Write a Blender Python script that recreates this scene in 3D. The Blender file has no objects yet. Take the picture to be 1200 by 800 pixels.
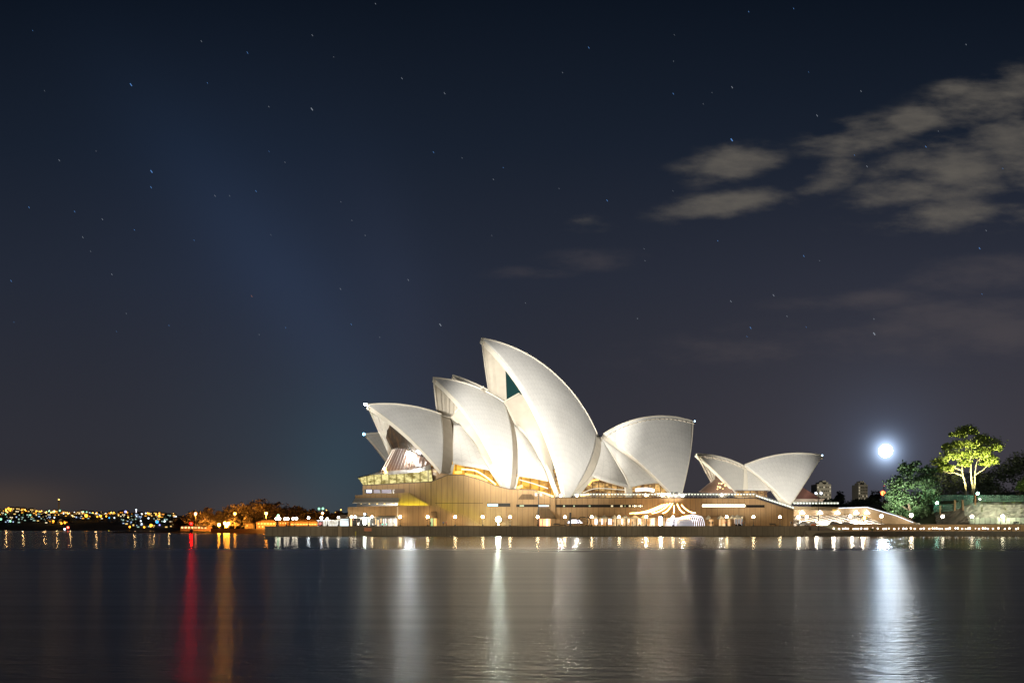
import bpy, math, random
from mathutils import Vector
random.seed(7)
SC = bpy.context.scene
COL = SC.collection
F, H = 1380.0, 2.32          # focal length in reference pixels, eye height above the water

def W(px, py, Y):            # photograph measurement at a known distance -> metres
    return Vector(((px - 600) * Y / F, Y, H + (620 - py) * Y / F))

# ------------------------------------------------------------------ camera
cd = bpy.data.cameras.new('camera'); cam = bpy.data.objects.new('camera', cd); COL.objects.link(cam)
cam.location = (0, 0, H); cam.rotation_euler = (math.radians(90), 0, 0)
cd.sensor_width = 36; cd.lens = 36 * F / 1200; cd.shift_y = 220 / 1200
cd.clip_start = 0.5; cd.clip_end = 90000
SC.camera = cam
SC.view_settings.view_transform = 'Standard'; SC.view_settings.look = 'None'
SC.view_settings.exposure = 0; SC.view_settings.gamma = 1; SC.view_settings.use_curve_mapping = False
SC.render.engine = 'CYCLES'
cy = SC.cycles
cy.use_denoising = True
try: cy.denoiser = 'OPENIMAGEDENOISE'
except Exception: pass
cy.max_bounces = 5; cy.diffuse_bounces = 2; cy.glossy_bounces = 3; cy.transmission_bounces = 2
cy.sample_clamp_indirect = 4.0; cy.sample_clamp_direct = 0
cy.caustics_reflective = False; cy.caustics_refractive = False

# ------------------------------------------------------------------ night sky
world = bpy.data.worlds.new('World'); SC.world = world; world.use_nodes = True
nt = world.node_tree; nt.nodes.clear()
class G:
    """tiny expression builder over math nodes"""
    def __init__(s, nt): s.nt = nt
    def m(s, op, a, b=None, c=None, clamp=False):
        n = s.nt.nodes.new('ShaderNodeMath'); n.operation = op; n.use_clamp = clamp
        for i, v in enumerate((a, b, c)):
            if v is None: continue
            if isinstance(v, (int, float)): n.inputs[i].default_value = v
            else: s.nt.links.new(v, n.inputs[i])
        return n.outputs[0]
    def add(s, a, b): return s.m('ADD', a, b)
    def sub(s, a, b): return s.m('SUBTRACT', a, b)
    def mul(s, a, b): return s.m('MULTIPLY', a, b)
    def ss(s, v, lo, hi):
        n = s.nt.nodes.new('ShaderNodeMapRange'); n.interpolation_type = 'SMOOTHSTEP'
        s.nt.links.new(v, n.inputs[0]); n.inputs[1].default_value = lo; n.inputs[2].default_value = hi
        return n.outputs[0]
    def col(s, v, c):        # scalar * colour
        n = s.nt.nodes.new('ShaderNodeMix'); n.data_type = 'RGBA'; n.blend_type = 'MIX'; n.clamp_factor = False
        s.nt.links.new(v, n.inputs[0]); n.inputs[6].default_value = (0, 0, 0, 1); n.inputs[7].default_value = (*c, 1)
        return n.outputs[2]
    def cadd(s, a, b):
        n = s.nt.nodes.new('ShaderNodeMix'); n.data_type = 'RGBA'; n.blend_type = 'ADD'; n.inputs[0].default_value = 1
        s.nt.links.new(a, n.inputs[6]); s.nt.links.new(b, n.inputs[7]); return n.outputs[2]
    def cmix(s, f, a, b):
        n = s.nt.nodes.new('ShaderNodeMix'); n.data_type = 'RGBA'
        for k, v in ((0, f), (6, a), (7, b)):
            if isinstance(v, tuple): n.inputs[k].default_value = (*v, 1)
            elif isinstance(v, (int, float)): n.inputs[k].default_value = v
            else: s.nt.links.new(v, n.inputs[k])
        return n.outputs[2]
g = G(nt)
tc = nt.nodes.new('ShaderNodeTexCoord'); sep = nt.nodes.new('ShaderNodeSeparateXYZ')
nt.links.new(tc.outputs['Generated'], sep.inputs[0])
yy = g.m('MAXIMUM', sep.outputs[1], 0.05)
gx = g.m('DIVIDE', sep.outputs[0], yy); gz = g.m('DIVIDE', sep.outputs[2], yy)     # azimuth / altitude slopes of the view direction
def ramp(v, stops):
    n = nt.nodes.new('ShaderNodeValToRGB'); nt.links.new(v, n.inputs[0]); r = n.color_ramp
    while len(r.elements) < len(stops): r.elements.new(0.5)
    for e, (p, c) in zip(r.elements, stops): e.position = p; e.color = (*c, 1)
    return n.outputs[0]
sky = ramp(g.mul(gz, 1.6), [(0.0, (.029, .027, .031)), (0.12, (.028, .0285, .038)), (0.34, (.0175, .0225, .0375)),
                            (0.52, (.0092, .0145, .0270)), (0.76, (.0030, .0058, .0120)), (1.0, (.002, .004, .009))])
def blob(cx, cyy, rx, ry, ang=0.0):                  # normalised distance from a sky direction
    dx = g.sub(gx, (cx - 600) / F); dz = g.sub(gz, (620 - cyy) / F)
    if ang:
        c, s_ = math.cos(ang), math.sin(ang)
        dx, dz = g.add(g.mul(dx, c), g.mul(dz, s_)), g.sub(g.mul(dz, c), g.mul(dx, s_))
    dx = g.mul(dx, F / rx); dz = g.mul(dz, F / ry)
    return g.add(g.mul(dx, dx), g.mul(dz, dz))
def gauss(*a): return g.m('EXPONENT', g.mul(blob(*a), -1.0))
right = g.mul(g.ss(gx, -0.15, 0.42), g.sub(1.0, g.ss(gz, 0.02, 0.38)))
sky = g.cadd(sky, g.col(right, (.020, .0155, .0165)))
sky = g.cadd(sky, g.col(gauss(350, 340, 260, 150, math.radians(-54)), (.0024, .0058, .0150)))
sky = g.cadd(sky, g.col(gauss(330, 330, 250, 52, math.radians(-52)), (.0024, .0052, .0125)))
sky = g.cadd(sky, g.col(gauss(470, 350, 150, 40, math.radians(-75)), (.0025, .003, .006)))   # scattered floodlight beam
sky = g.cadd(sky, g.col(gauss(400, 565, 62, 95), (.002, .016, .021)))
sky = g.cadd(sky, g.col(gauss(360, 560, 150, 130), (.002, .010, .014)))
sky = g.cadd(sky, g.col(gauss(0, 585, 90, 22), (.030, .016, .004)))
sky = g.cadd(sky, g.col(gauss(310, 600, 100, 40), (.022, .012, .008)))
dm = g.m('SQRT', blob(1038, 528, 1, 1))
sky = g.cadd(sky, g.col(g.m('EXPONENT', g.mul(dm, -1 / 6.5)), (2.4, 3.2, 4.6)))                # moonlight scattered in the air
sky = g.cadd(sky, g.col(g.m('EXPONENT', g.mul(dm, -1 / 42)), (.045, .068, .115)))
cv = nt.nodes.new('ShaderNodeCombineXYZ'); nt.links.new(gx, cv.inputs[0]); nt.links.new(g.mul(gz, 3.0), cv.inputs[1])
def noise(scale, detail, off=0.0, rough=0.55):
    n = nt.nodes.new('ShaderNodeTexNoise'); n.inputs['Scale'].default_value = scale; n.inputs['Detail'].default_value = detail
    n.inputs['Roughness'].default_value = rough
    m = nt.nodes.new('ShaderNodeMapping'); m.inputs['Location'].default_value = (off, off * .7, off * .3); nt.links.new(cv.outputs[0], m.inputs[0])
    nt.links.new(m.outputs[0], n.inputs['Vector']); return n.outputs[0]
n1 = noise(13, 7, 3.1, .58); n2 = noise(46, 4, 7.0)
def clouds(lst):
    tot = None
    for a in lst:
        amp = a[5] if len(a) > 5 else 1.0
        v = g.mul(g.m('EXPONENT', g.mul(blob(*a[:4], math.radians(a[4])), -0.6)), amp)
        tot = v if tot is None else g.m('MAXIMUM', tot, v)
    return tot
cm = clouds([(856, 192, 46, 17, 8), (835, 244, 50, 12, 6), (878, 236, 40, 14, 5), (1012, 158, 56, 17, 10), (1075, 140, 50, 13, 14), (1140, 118, 56, 24, 14), (1195, 103, 40, 22, 10),
             (1060, 226, 62, 20, 16), (1130, 200, 84, 36, 14), (1195, 180, 60, 36, 8), (1110, 250, 70, 18, 2), (968, 208, 30, 15, 16), (683, 262, 26, 8, 0, .62), (1160, 262, 70, 14, 4, .6)])
cmask = g.ss(g.add(cm, g.mul(g.mul(g.sub(n1, 0.5), 2.9), g.m('MULTIPLY', cm, 2.5, clamp=True))), 0.14, 1.28)
cthick = g.add(0.62, g.mul(g.sub(n2, 0.5), 0.55))
sky = g.cmix(g.mul(cmask, g.m('MULTIPLY', cthick, 1.0, clamp=True)), sky, (.142, .127, .106))
cf = clouds([(1150, 322, 80, 18, 4), (1010, 352, 95, 12, 3, .7), (1150, 385, 120, 30, 0, .9), (700, 305, 60, 12, 2, .6), (900, 405, 170, 26, 4, .55), (620, 320, 60, 8, 0, .5)])
sky = g.cmix(g.mul(g.ss(g.add(cf, g.mul(g.mul(g.sub(n1, 0.5), 1.6), g.m('MULTIPLY', cf, 2.5, clamp=True))), 0.2, 1.1), 0.42), sky, (.092, .078, .080))
bg = nt.nodes.new('ShaderNodeBackground'); nt.links.new(sky, bg.inputs[0]); bg.inputs[1].default_value = 1.0
wo = nt.nodes.new('ShaderNodeOutputWorld'); nt.links.new(bg.outputs[0], wo.inputs[0])

# moonlight: the one sun lamp, almost nothing beside the city's own lamps
sl = bpy.data.lights.new('moonlight', 'SUN'); sl.energy = 0.01; sl.angle = math.radians(0.5); sl.color = (.8, .88, 1)
so = bpy.data.objects.new('moonlight', sl); COL.objects.link(so)
so.rotation_euler = Vector((-(1052 - 600) / F, -1, -(620 - 520) / F)).to_track_quat('-Z', 'Y').to_euler()

def spot(name, loc, target, energy, cone, color, blend=0.6, radius=0.6):
    l = bpy.data.lights.new(name, 'SPOT'); l.energy = energy; l.spot_size = math.radians(cone); l.spot_blend = blend
    l.color = color; l.shadow_soft_size = radius
    o = bpy.data.objects.new(name, l); COL.objects.link(o); o.location = loc
    o.rotation_euler = (Vector(target) - Vector(loc)).to_track_quat('-Z', 'Y').to_euler(); return o
# the sails are floodlit from roofs across the quay
FX = (-170, -130, -45, -320, -90)
for fx_, (px, py, r_, d_, en) in enumerate(((472, 518, 72, 430, 4.4e6), (552, 505, 96, 435, 1.4e6), (630, 486, 116, 445, 8.8e6), (762, 535, 72, 468, 7.6e6), (888, 556, 56, 430, 4.4e6))):
    spot('floodlight', (FX[fx_], 25, 24), W(px, py, d_), en * 1.62, math.degrees(2 * math.atan(r_ / F * .95)) * 1.12, (1, .965, .90), .55, 1.5)
spot('floodlight', (-300, 60, 30), (-57, 483, 34), 4.2e6, 5.0, (1, .96, .88), .6, 1.5)
spot('floodlight', (-300, 60, 30), (-14, 500, 58), 4.2e6, 4.6, (1, .96, .88), .6, 1.5)
for px in (340, 430, 520, 610, 700, 790, 880, 970, 1080, 1190):
    spot('floodlight', (-60 + (px - 600) * .05, -20, 16), W(px, 600 if px < 960 else 622, 420), 1.7e6 if px < 960 else 1.5e6, 6.2 if px < 960 else 5.0, (1, .91, .75), .9, 1.5)  # added fill spots for the podium and both sea walls
spot('floodlight', (60, -40, 30), W(1125, 560, 470), 1.6e6, 9.5, (.92, 1, .86), .7, 1.5)  # added spot on the garden trees, standing for scattered city light

# ------------------------------------------------------------------ materials
MATS = {}
def mat(name, col, rough=.7, metal=0.0, emit=None, strength=0.0, var=0.0, vscale=.4, sample=True, bump=0.0):
    if name in MATS: return MATS[name]
    m = bpy.data.materials.new(name); m.use_nodes = True; t = m.node_tree
    b = t.nodes['Principled BSDF']
    b.inputs['Base Color'].default_value = (*col, 1); b.inputs['Roughness'].default_value = rough; b.inputs['Metallic'].default_value = metal
    if emit:
        b.inputs['Emission Color'].default_value = (*emit, 1); b.inputs['Emission Strength'].default_value = strength
        if not sample: m.cycles.emission_sampling = 'NONE'
    if var or bump:
        geo = t.nodes.new('ShaderNodeNewGeometry'); n = t.nodes.new('ShaderNodeTexNoise'); n.inputs['Scale'].default_value = vscale
        n.inputs['Detail'].default_value = 5; t.links.new(geo.outputs['Position'], n.inputs['Vector'])
        if var:
            mx = t.nodes.new('ShaderNodeMix'); mx.data_type = 'RGBA'
            t.links.new(n.outputs[0], mx.inputs[0])
            mx.inputs[6].default_value = (*[c * (1 - var) for c in col], 1); mx.inputs[7].default_value = (*[min(1, c * (1 + var)) for c in col], 1)
            t.links.new(mx.outputs[2], b.inputs['Base Color'])
        if bump:
            bp = t.nodes.new('ShaderNodeBump'); bp.inputs['Strength'].default_value = bump; t.links.new(n.outputs[0], bp.inputs['Height']); t.links.new(bp.outputs[0], b.inputs['Normal'])
    MATS[name] = m; return m
def glow(name, col, strength, sample=True): return mat(name, (.3, .3, .3), .5, 0, col, strength, sample=sample)

def tile_material(name, col, line=.88):
    """glazed roof tiles: lids between fanning ribs with chevron seams, from the UVs (rib number, course number)"""
    m = bpy.data.materials.new(name); m.use_nodes = True; t = m.node_tree; q = G(t); b = t.nodes['Principled BSDF']
    uv = t.nodes.new('ShaderNodeUVMap'); s = t.nodes.new('ShaderNodeSeparateXYZ'); t.links.new(uv.outputs[0], s.inputs[0])
    fx = q.m('FRACT', s.outputs[0]); ax_ = q.m('ABSOLUTE', q.sub(fx, .5))
    rib = q.ss(ax_, .43, .48)
    yv = q.add(s.outputs[1], q.mul(ax_, .9)); fy = q.m('FRACT', yv); sy = q.ss(q.m('ABSOLUTE', q.sub(fy, .5)), .42, .48)
    ln = q.m('MAXIMUM', q.mul(rib, .9), sy)
    cb = t.nodes.new('ShaderNodeCombineXYZ'); t.links.new(q.m('FLOOR', s.outputs[0]), cb.inputs[0]); t.links.new(q.m('FLOOR', yv), cb.inputs[1])
    wn = t.nodes.new('ShaderNodeTexWhiteNoise'); wn.noise_dimensions = '3D'; t.links.new(cb.outputs[0], wn.inputs[0])
    nz = t.nodes.new('ShaderNodeTexNoise'); nz.inputs['Scale'].default_value = .09; nz.inputs['Detail'].default_value = 6
    geo = t.nodes.new('ShaderNodeNewGeometry'); t.links.new(geo.outputs['Position'], nz.inputs['Vector'])
    f = q.sub(q.add(q.add(.95, q.mul(wn.outputs[0], .04)), q.mul(q.sub(nz.outputs[0], .5), .30)), q.mul(ln, 1 - line))
    t.links.new(q.col(f, col), b.inputs['Base Color'])
    t.links.new(q.add(.34, q.mul(ln, .3)), b.inputs['Roughness'])
    MATS[name] = m; return m
def panel_material(name, col, pitch=1.9, axis=0, dark=.62, rough=.75):
    """precast granite panels with open vertical joints and weathering streaks"""
    m = bpy.data.materials.new(name); m.use_nodes = True; t = m.node_tree; q = G(t); b = t.nodes['Principled BSDF']
    geo = t.nodes.new('ShaderNodeNewGeometry'); s = t.nodes.new('ShaderNodeSeparateXYZ'); t.links.new(geo.outputs['Position'], s.inputs[0])
    xs = q.m('DIVIDE', s.outputs[axis], pitch); fx = q.m('FRACT', xs); j = q.ss(q.m('ABSOLUTE', q.sub(fx, .5)), .435, .485)
    wn = t.nodes.new('ShaderNodeTexWhiteNoise'); wn.noise_dimensions = '1D'; t.links.new(q.m('FLOOR', xs), wn.inputs['W'])
    nz = t.nodes.new('ShaderNodeTexNoise'); nz.inputs['Scale'].default_value = 1; nz.inputs['Detail'].default_value = 6
    mp = t.nodes.new('ShaderNodeMapping'); mp.inputs['Scale'].default_value = (1.1, .3, .16); t.links.new(geo.outputs['Position'], mp.inputs[0]); t.links.new(mp.outputs[0], nz.inputs['Vector'])
    f = q.mul(q.add(q.add(.86, q.mul(wn.outputs[0], .09)), q.mul(q.sub(nz.outputs[0], .5), .55)), q.sub(1, q.mul(j, 1 - dark)))
    t.links.new(q.col(f, col), b.inputs['Base Color']); b.inputs['Roughness'].default_value = rough
    MATS[name] = m; return m
def lit_glass(name, c_dark, c_lit, strength, scale=(1.2, .3, .5), cover=.5, mull=2.2, sample=True):
    """window glass with a lit room behind: bright patches, darker beams, thin mullions"""
    m = bpy.data.materials.new(name); m.use_nodes = True; t = m.node_tree; q = G(t); b = t.nodes['Principled BSDF']
    geo = t.nodes.new('ShaderNodeNewGeometry'); mp = t.nodes.new('ShaderNodeMapping'); mp.inputs['Scale'].default_value = scale
    t.links.new(geo.outputs['Position'], mp.inputs[0])
    nz = t.nodes.new('ShaderNodeTexNoise'); nz.inputs['Scale'].default_value = 1; nz.inputs['Detail'].default_value = 4; nz.inputs['Roughness'].default_value = .65; t.links.new(mp.outputs[0], nz.inputs['Vector'])
    s = t.nodes.new('ShaderNodeSeparateXYZ'); t.links.new(geo.outputs['Position'], s.inputs[0])
    fx = q.m('FRACT', q.m('DIVIDE', s.outputs[0], mull)); j = q.ss(q.m('ABSOLUTE', q.sub(fx, .5)), .36, .46)
    v = q.mul(q.ss(nz.outputs[0], cover - .16, cover + .2), q.sub(1, q.mul(j, .8)))
    t.links.new(q.cmix(v, c_dark, c_lit), b.inputs['Emission Color']); b.inputs['Emission Strength'].default_value = strength
    b.inputs['Base Color'].default_value = (.03, .025, .02, 1); b.inputs['Roughness'].default_value = .15
    if not sample: m.cycles.emission_sampling = 'NONE'
    MATS[name] = m; return m
def leaf_material(name, col, rough=.6):
    m = bpy.data.materials.new(name); m.use_nodes = True; t = m.node_tree; b = t.nodes['Principled BSDF']
    geo = t.nodes.new('ShaderNodeNewGeometry'); q = G(t)
    n = t.nodes.new('ShaderNodeTexNoise'); n.inputs['Scale'].default_value = .5; n.inputs['Detail'].default_value = 3; t.links.new(geo.outputs['Position'], n.inputs['Vector'])
    f = q.add(.55, q.add(q.mul(geo.outputs['Random Per Island'], .45), q.mul(n.outputs[0], .45)))
    t.links.new(q.col(f, col), b.inputs['Base Color']); b.inputs['Roughness'].default_value = rough
    b.inputs['Subsurface Weight'].default_value = 0
    MATS[name] = m; return m

TILE = tile_material('glazed_white_tiles', (.80, .78, .73))
TILEG = tile_material('glazed_dimmed_tiles', (.66, .63, .57))  # darker copy of the white tiles, dimming put into the colour
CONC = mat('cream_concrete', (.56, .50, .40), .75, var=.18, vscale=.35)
CONCD = mat('shaded_concrete', (.33, .28, .21), .8, var=.25, vscale=.3)  # darker concrete, shade of the back webs put into the colour
RIM = mat('pale_rim_tiles', (.74, .68, .56), .5, var=.08)
PINK = panel_material('pink_granite_panels', (.36, .22, .095), dark=.58)
SEA = panel_material('dark_sea_wall_panels', (.26, .20, .12), 1.85)
STONE = mat('paving_stone', (.26, .20, .14), .8, var=.2)
DARK = mat('dark_metal', (.03, .03, .03), .45, .5)
BRONZE = mat('bronze_frame', (.12, .07, .04), .4, .6)
BLACKGLASS = mat('dark_window_glass', (.02, .018, .015), .12)
TEAL = mat('teal_tinted_glass', (.008, .025, .025), .12, 0, (.03, .16, .15), .09)
CANVAS = mat('beige_canvas', (.52, .47, .36), .85, var=.15)
AWN = mat('grey_awning', (.50, .46, .40), .8)
WARMG = glow('warm_globe', (1, .74, .42), 84)
WHITEG = glow('white_globe', (1, .88, .70), 26)
COOLG = glow('cool_lamp', (.80, .90, 1), 45)
GREENG = glow('greenish_lamp', (.45, 1, .80), 32)
FLOODG = glow('floodlight_lens', (.86, 1, .88), 700)
REDG = glow('red_beacon_light', (1, .0002, .00014), 1300)
SODG = glow('sodium_lamp', (1, .34, .03), 110)
RAILG = glow('light_strip', (.95, 1, .80), 1.25)
FESTG = glow('festoon_bulbs', (1, .58, .20), 16)
HOOPG = glow('white_hoop_light', (.95, .90, 1), 1.6)
YELG = glow('yellow_strip_lamp', (.9, 1, .05), 34)
WHITEPAINT = mat('white_paint', (.75, .75, .73), .5)
BARK = mat('pale_bark', (.19, .16, .11), .85, var=.3, vscale=2)
BARKD = mat('dark_bark', (.12, .09, .06), .9, var=.3, vscale=2)
PEOPLE_M = [mat('skin', (.5, .32, .24), .6), mat('dark_clothes', (.03, .035, .05), .8), mat('pale_shirt', (.5, .48, .45), .8), mat('red_shirt', (.4, .05, .04), .8), mat('blue_shirt', (.06, .12, .35), .8), mat('hair', (.02, .015, .01), .6)]

# ------------------------------------------------------------------ mesh building
ORI = {}
class MB:
    def __init__(s): s.v = []; s.f = []; s.mi = []; s.uv = {}; s.ch = []
    def add(s, vs, fs, m=0):
        k = len(s.v); s.ch.append((list(vs), list(fs), m)); s.v += [tuple(p) for p in vs]; s.f += [tuple(i + k for i in f) for f in fs]; s.mi += [m] * len(fs); return s
    def box(s, a, b, m=0):
        (x0, y0, z0), (x1, y1, z1) = a, b
        return s.add([(x0, y0, z0), (x1, y0, z0), (x1, y1, z0), (x0, y1, z0), (x0, y0, z1), (x1, y0, z1), (x1, y1, z1), (x0, y1, z1)],
                     [(0, 3, 2, 1), (4, 5, 6, 7), (0, 1, 5, 4), (1, 2, 6, 5), (2, 3, 7, 6), (3, 0, 4, 7)], m)
    def bpx(s, x0, y0, x1, y1, Y, d, m=0):         # box from its photographed front rectangle, distance and depth
        a = W(x0, y1, Y); b = W(x1, y0, Y); return s.box((a.x, Y, a.z), (b.x, Y + d, b.z), m)
    def prism(s, pts, Y, d, m=0):                  # outline at distance Y, thickness d away from the water
        p = [W(x, y, Y) for x, y in pts]; n = len(p)
        ar = sum(p[i].x * p[(i + 1) % n].z - p[(i + 1) % n].x * p[i].z for i in range(n))
        if ar < 0: p.reverse()
        vs = [(q.x, Y, q.z) for q in p] + [(q.x, Y + d, q.z) for q in p]
        fs = [tuple(range(n)), tuple(range(2 * n - 1, n - 1, -1))] + [(i, i + n, (i + 1) % n + n, (i + 1) % n) for i in range(n)]
        return s.add(vs, fs, m)
    def tube(s, pts, r, m=0, n=8, cap=True):
        pts = [Vector(p) for p in pts]; k0 = len(s.v); rs = r if isinstance(r, (list, tuple)) else [r] * len(pts)
        for i, p in enumerate(pts):
            d = (pts[min(i + 1, len(pts) - 1)] - pts[max(i - 1, 0)]).normalized()
            a = d.cross(Vector((0, 0, 1)) if abs(d.z) < .9 else Vector((1, 0, 0))).normalized(); b = d.cross(a)
            s.v += [tuple(p + (a * math.cos(t) + b * math.sin(t)) * rs[i]) for t in [2 * math.pi * j / n for j in range(n)]]
        for i in range(len(pts) - 1):
            for j in range(n):
                s.f.append((k0 + i * n + j, k0 + i * n + (j + 1) % n, k0 + (i + 1) * n + (j + 1) % n, k0 + (i + 1) * n + j)); s.mi.append(m)
        if cap:
            s.f.append(tuple(k0 + j for j in range(n - 1, -1, -1))); s.mi.append(m)
            e = k0 + (len(pts) - 1) * n; s.f.append(tuple(e + j for j in range(n))); s.mi.append(m)
        return s
    def lathe(s, c, prof, m=0, n=12):              # profile of (radius, height) round a vertical axis
        c = Vector(c); k0 = len(s.v)
        for r, z in prof: s.v += [(c.x + r * math.cos(2 * math.pi * j / n), c.y + r * math.sin(2 * math.pi * j / n), c.z + z) for j in range(n)]
        for i in range(len(prof) - 1):
            for j in range(n):
                s.f.append((k0 + i * n + j, k0 + i * n + (j + 1) % n, k0 + (i + 1) * n + (j + 1) % n, k0 + (i + 1) * n + j)); s.mi.append(m)
        s.f.append(tuple(k0 + j for j in range(n - 1, -1, -1))); s.mi.append(m)
        e = k0 + (len(prof) - 1) * n; s.f.append(tuple(e + j for j in range(n))); s.mi.append(m)
        return s
    def ball(s, c, r, m=0, n=12, k=8, sz=1.0):
        return s.lathe(c, [(max(.001, r * math.sin(math.pi * i / k)), -r * sz * math.cos(math.pi * i / k)) for i in range(k + 1)], m, n)
    def each(s, name, mats, parent):               # every piece a mesh of its own
        out = []
        for vs, fs, m in s.ch:
            b_ = MB(); b_.add(vs, fs, 0); out.append(b_.build(name, mats[m] if isinstance(mats, (list, tuple)) else mats, parent))
        return out
    def build(s, name, mats, parent=None, loc=None, smooth=False):
        me = bpy.data.meshes.new(name); off = ORI[parent.name] if parent is not None else Vector(loc or (0, 0, 0))
        me.from_pydata([(x - off.x, y - off.y, z - off.z) for x, y, z in s.v], [], s.f)
        for m in (mats if isinstance(mats, (list, tuple)) else [mats]): me.materials.append(m)
        me.polygons.foreach_set('material_index', s.mi)
        if smooth: me.polygons.foreach_set('use_smooth', [True] * len(s.f))
        if s.uv:
            ul = me.uv_layers.new(name='UVMap')
            for lp in me.loops: ul.data[lp.index].uv = s.uv.get(lp.vertex_index, (0, 0))
        me.update()
        o = bpy.data.objects.new(name, me); COL.objects.link(o)
        if parent is not None: o.parent = parent
        else: o.location = off
        ORI[o.name] = off.copy(); return o
def tag(o, label=None, cat=None, group=None, kind=None):
    if label: o['label'] = label
    if cat: o['category'] = cat
    if group: o['group'] = group
    if kind: o['kind'] = kind
    return o
def thing(name, label, cat, loc=(0, 0, 0), group=None):
    o = bpy.data.objects.new(name, None); COL.objects.link(o); o.location = loc; o.empty_display_size = .5
    ORI[o.name] = Vector(loc); return tag(o, label, cat, group)
KIDS = {}
def copy_thing(o, loc, label=None, kids=None, scale=None):
    c = o.copy(); COL.objects.link(c); c.location = loc; ORI[c.name] = Vector(loc)
    if label: c['label'] = label
    if scale: c.scale = scale
    for ch in (kids if kids is not None else list(o.children)):
        d = ch.copy(); COL.objects.link(d); d.parent = c
        for gch in list(ch.children):
            e = gch.copy(); COL.objects.link(e); e.parent = d
    return c
def struct(name, mb, m, label, smooth=False): return tag(mb.build(name, m, smooth=smooth), label, None, None, 'structure')

# ------------------------------------------------------------------ water, ground, hills
wm = bpy.data.materials.new('harbour_water'); wm.use_nodes = True; t = wm.node_tree; q = G(t); t.nodes.clear()
geo = t.nodes.new('ShaderNodeNewGeometry'); sp = t.nodes.new('ShaderNodeSeparateXYZ'); t.links.new(geo.outputs['Position'], sp.inputs[0])
def wnoise(sc, det, dist=0.0):
    mp = t.nodes.new('ShaderNodeMapping'); mp.inputs['Scale'].default_value = sc; t.links.new(geo.outputs['Position'], mp.inputs[0])
    n = t.nodes.new('ShaderNodeTexNoise'); n.inputs['Scale'].default_value = 1; n.inputs['Detail'].default_value = det; n.inputs['Distortion'].default_value = dist
    t.links.new(mp.outputs[0], n.inputs['Vector']); return n.outputs[0]
patch_n = wnoise((.010, .045, 1), 4, .6)              # calmer and rougher patches, drawn out by the long exposure
open_w = q.sub(1, q.ss(q.add(sp.outputs[1], q.mul(q.sub(patch_n, .5), 90)), 120, 170))     # sheltered, calmer water close to the wall
rough = q.add(q.add(.15, q.mul(open_w, .14)), q.mul(q.sub(patch_n, .5), .08))
b1 = t.nodes.new('ShaderNodeBump'); t.links.new(q.add(.10, q.mul(open_w, .32)), b1.inputs['Strength']); b1.inputs['Distance'].default_value = .10
t.links.new(q.add(wnoise((1.7, 4.0, 1), 3, .3), q.mul(wnoise((.25, .8, 1), 3, .4), .5)), b1.inputs['Height'])
gl_ = t.nodes.new('ShaderNodeBsdfGlossy'); t.links.new(rough, gl_.inputs['Roughness']); t.links.new(b1.outputs[0], gl_.inputs['Normal'])
fr = t.nodes.new('ShaderNodeFresnel'); fr.inputs['IOR'].default_value = 1.33
t.links.new(q.col(q.mul(q.m('POWER', fr.outputs[0], .62), q.mul(q.add(.56, q.mul(open_w, .30)), q.add(.72, q.mul(wnoise((.018, .55, 1), 4, .5), .56)))), (1, .975, .90)), gl_.inputs['Color']); mx_ = gl_
ow = t.nodes.new('ShaderNodeOutputMaterial'); t.links.new(mx_.outputs[0], ow.inputs[0])
MATS['water'] = wm
struct('water', MB().add([(-9000, -60, 0), (9000, -60, 0), (9000, 9000, 0), (-9000, 9000, 0)], [(0, 1, 2, 3)]), wm, 'dark harbour water with long blurred lamp reflections')

GRASS = mat('night_grass', (.05, .055, .025), .95, var=.4, vscale=.08)
EARTH = mat('hill_scrub', (.03, .032, .02), .95, var=.4, vscale=.02)
def terrain(name, x0, x1, y0, y1, hf, m, label, nx=60, ny=24):
    mb = MB(); vs = []
    for j in range(ny + 1):
        for i in range(nx + 1):
            x = x0 + (x1 - x0) * i / nx; y = y0 + (y1 - y0) * j / ny
            edge = i in (0, nx) or j in (0, ny); vs.append((x, y, -1.0 if edge else hf(x, y)))
    mb.add(vs, [(j * (nx + 1) + i, j * (nx + 1) + i + 1, (j + 1) * (nx + 1) + i + 1, (j + 1) * (nx + 1) + i) for j in range(ny) for i in range(nx)])
    return struct(name, mb, m, label, True)
def sstep(a, b_, v):
    u = min(1, max(0, (v - a) / (b_ - a))); return u * u * (3 - 2 * u)
def far_h(x, y):
    px = 600 + F * x / y
    crest = 41 + 5 * math.sin(x * .004 + 1) + 3 * math.sin(x * .013)
    crest *= .9 if px > 150 else 1
    return 1.0 + crest * sstep(2050, 3000, y)
terrain('far_hill', -2600, 900, 2000, 3900, far_h, EARTH, 'dark far shore rising beyond the harbour', 90, 40)
def head_h(x, y):
    return 1.2 + 17 * sstep(830, 1000, y) * sstep(-285, -190, x) * (1 + .15 * math.sin(x * .05))
terrain('headland', -262, 260, 742, 1300, head_h, GRASS, 'low wooded headland behind the sea wall', 70, 30)
def gard_h(x, y):
    px = 600 + F * x / y
    h0 = 3.2 + 10.6 * sstep(430, 436, y) * sstep(145, 168, x)
    return h0 + 12 * sstep(450, 620, y) * sstep(200, 320, x)
terrain('garden_hill', 40, 700, 418, 1400, gard_h, GRASS, 'dark garden slope above the sandstone cliff', 80, 80)
mb = MB(); mb.box((-83.5, 400.5, -2), (101, 560, 3.45))
struct('promenade', mb, STONE, 'paved promenade round the podium')
mb = MB(); mb.box((98.8, 399, -2), (420, 408, 1.72))
struct('lower_promenade', mb, STONE, 'narrow lower promenade along the water by the bar')
mb = MB(); mb.box((101, 408, -2), (420, 445, 3.6))
struct('forecourt', mb, STONE, 'paved forecourt between the podium and the cliff')

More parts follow.
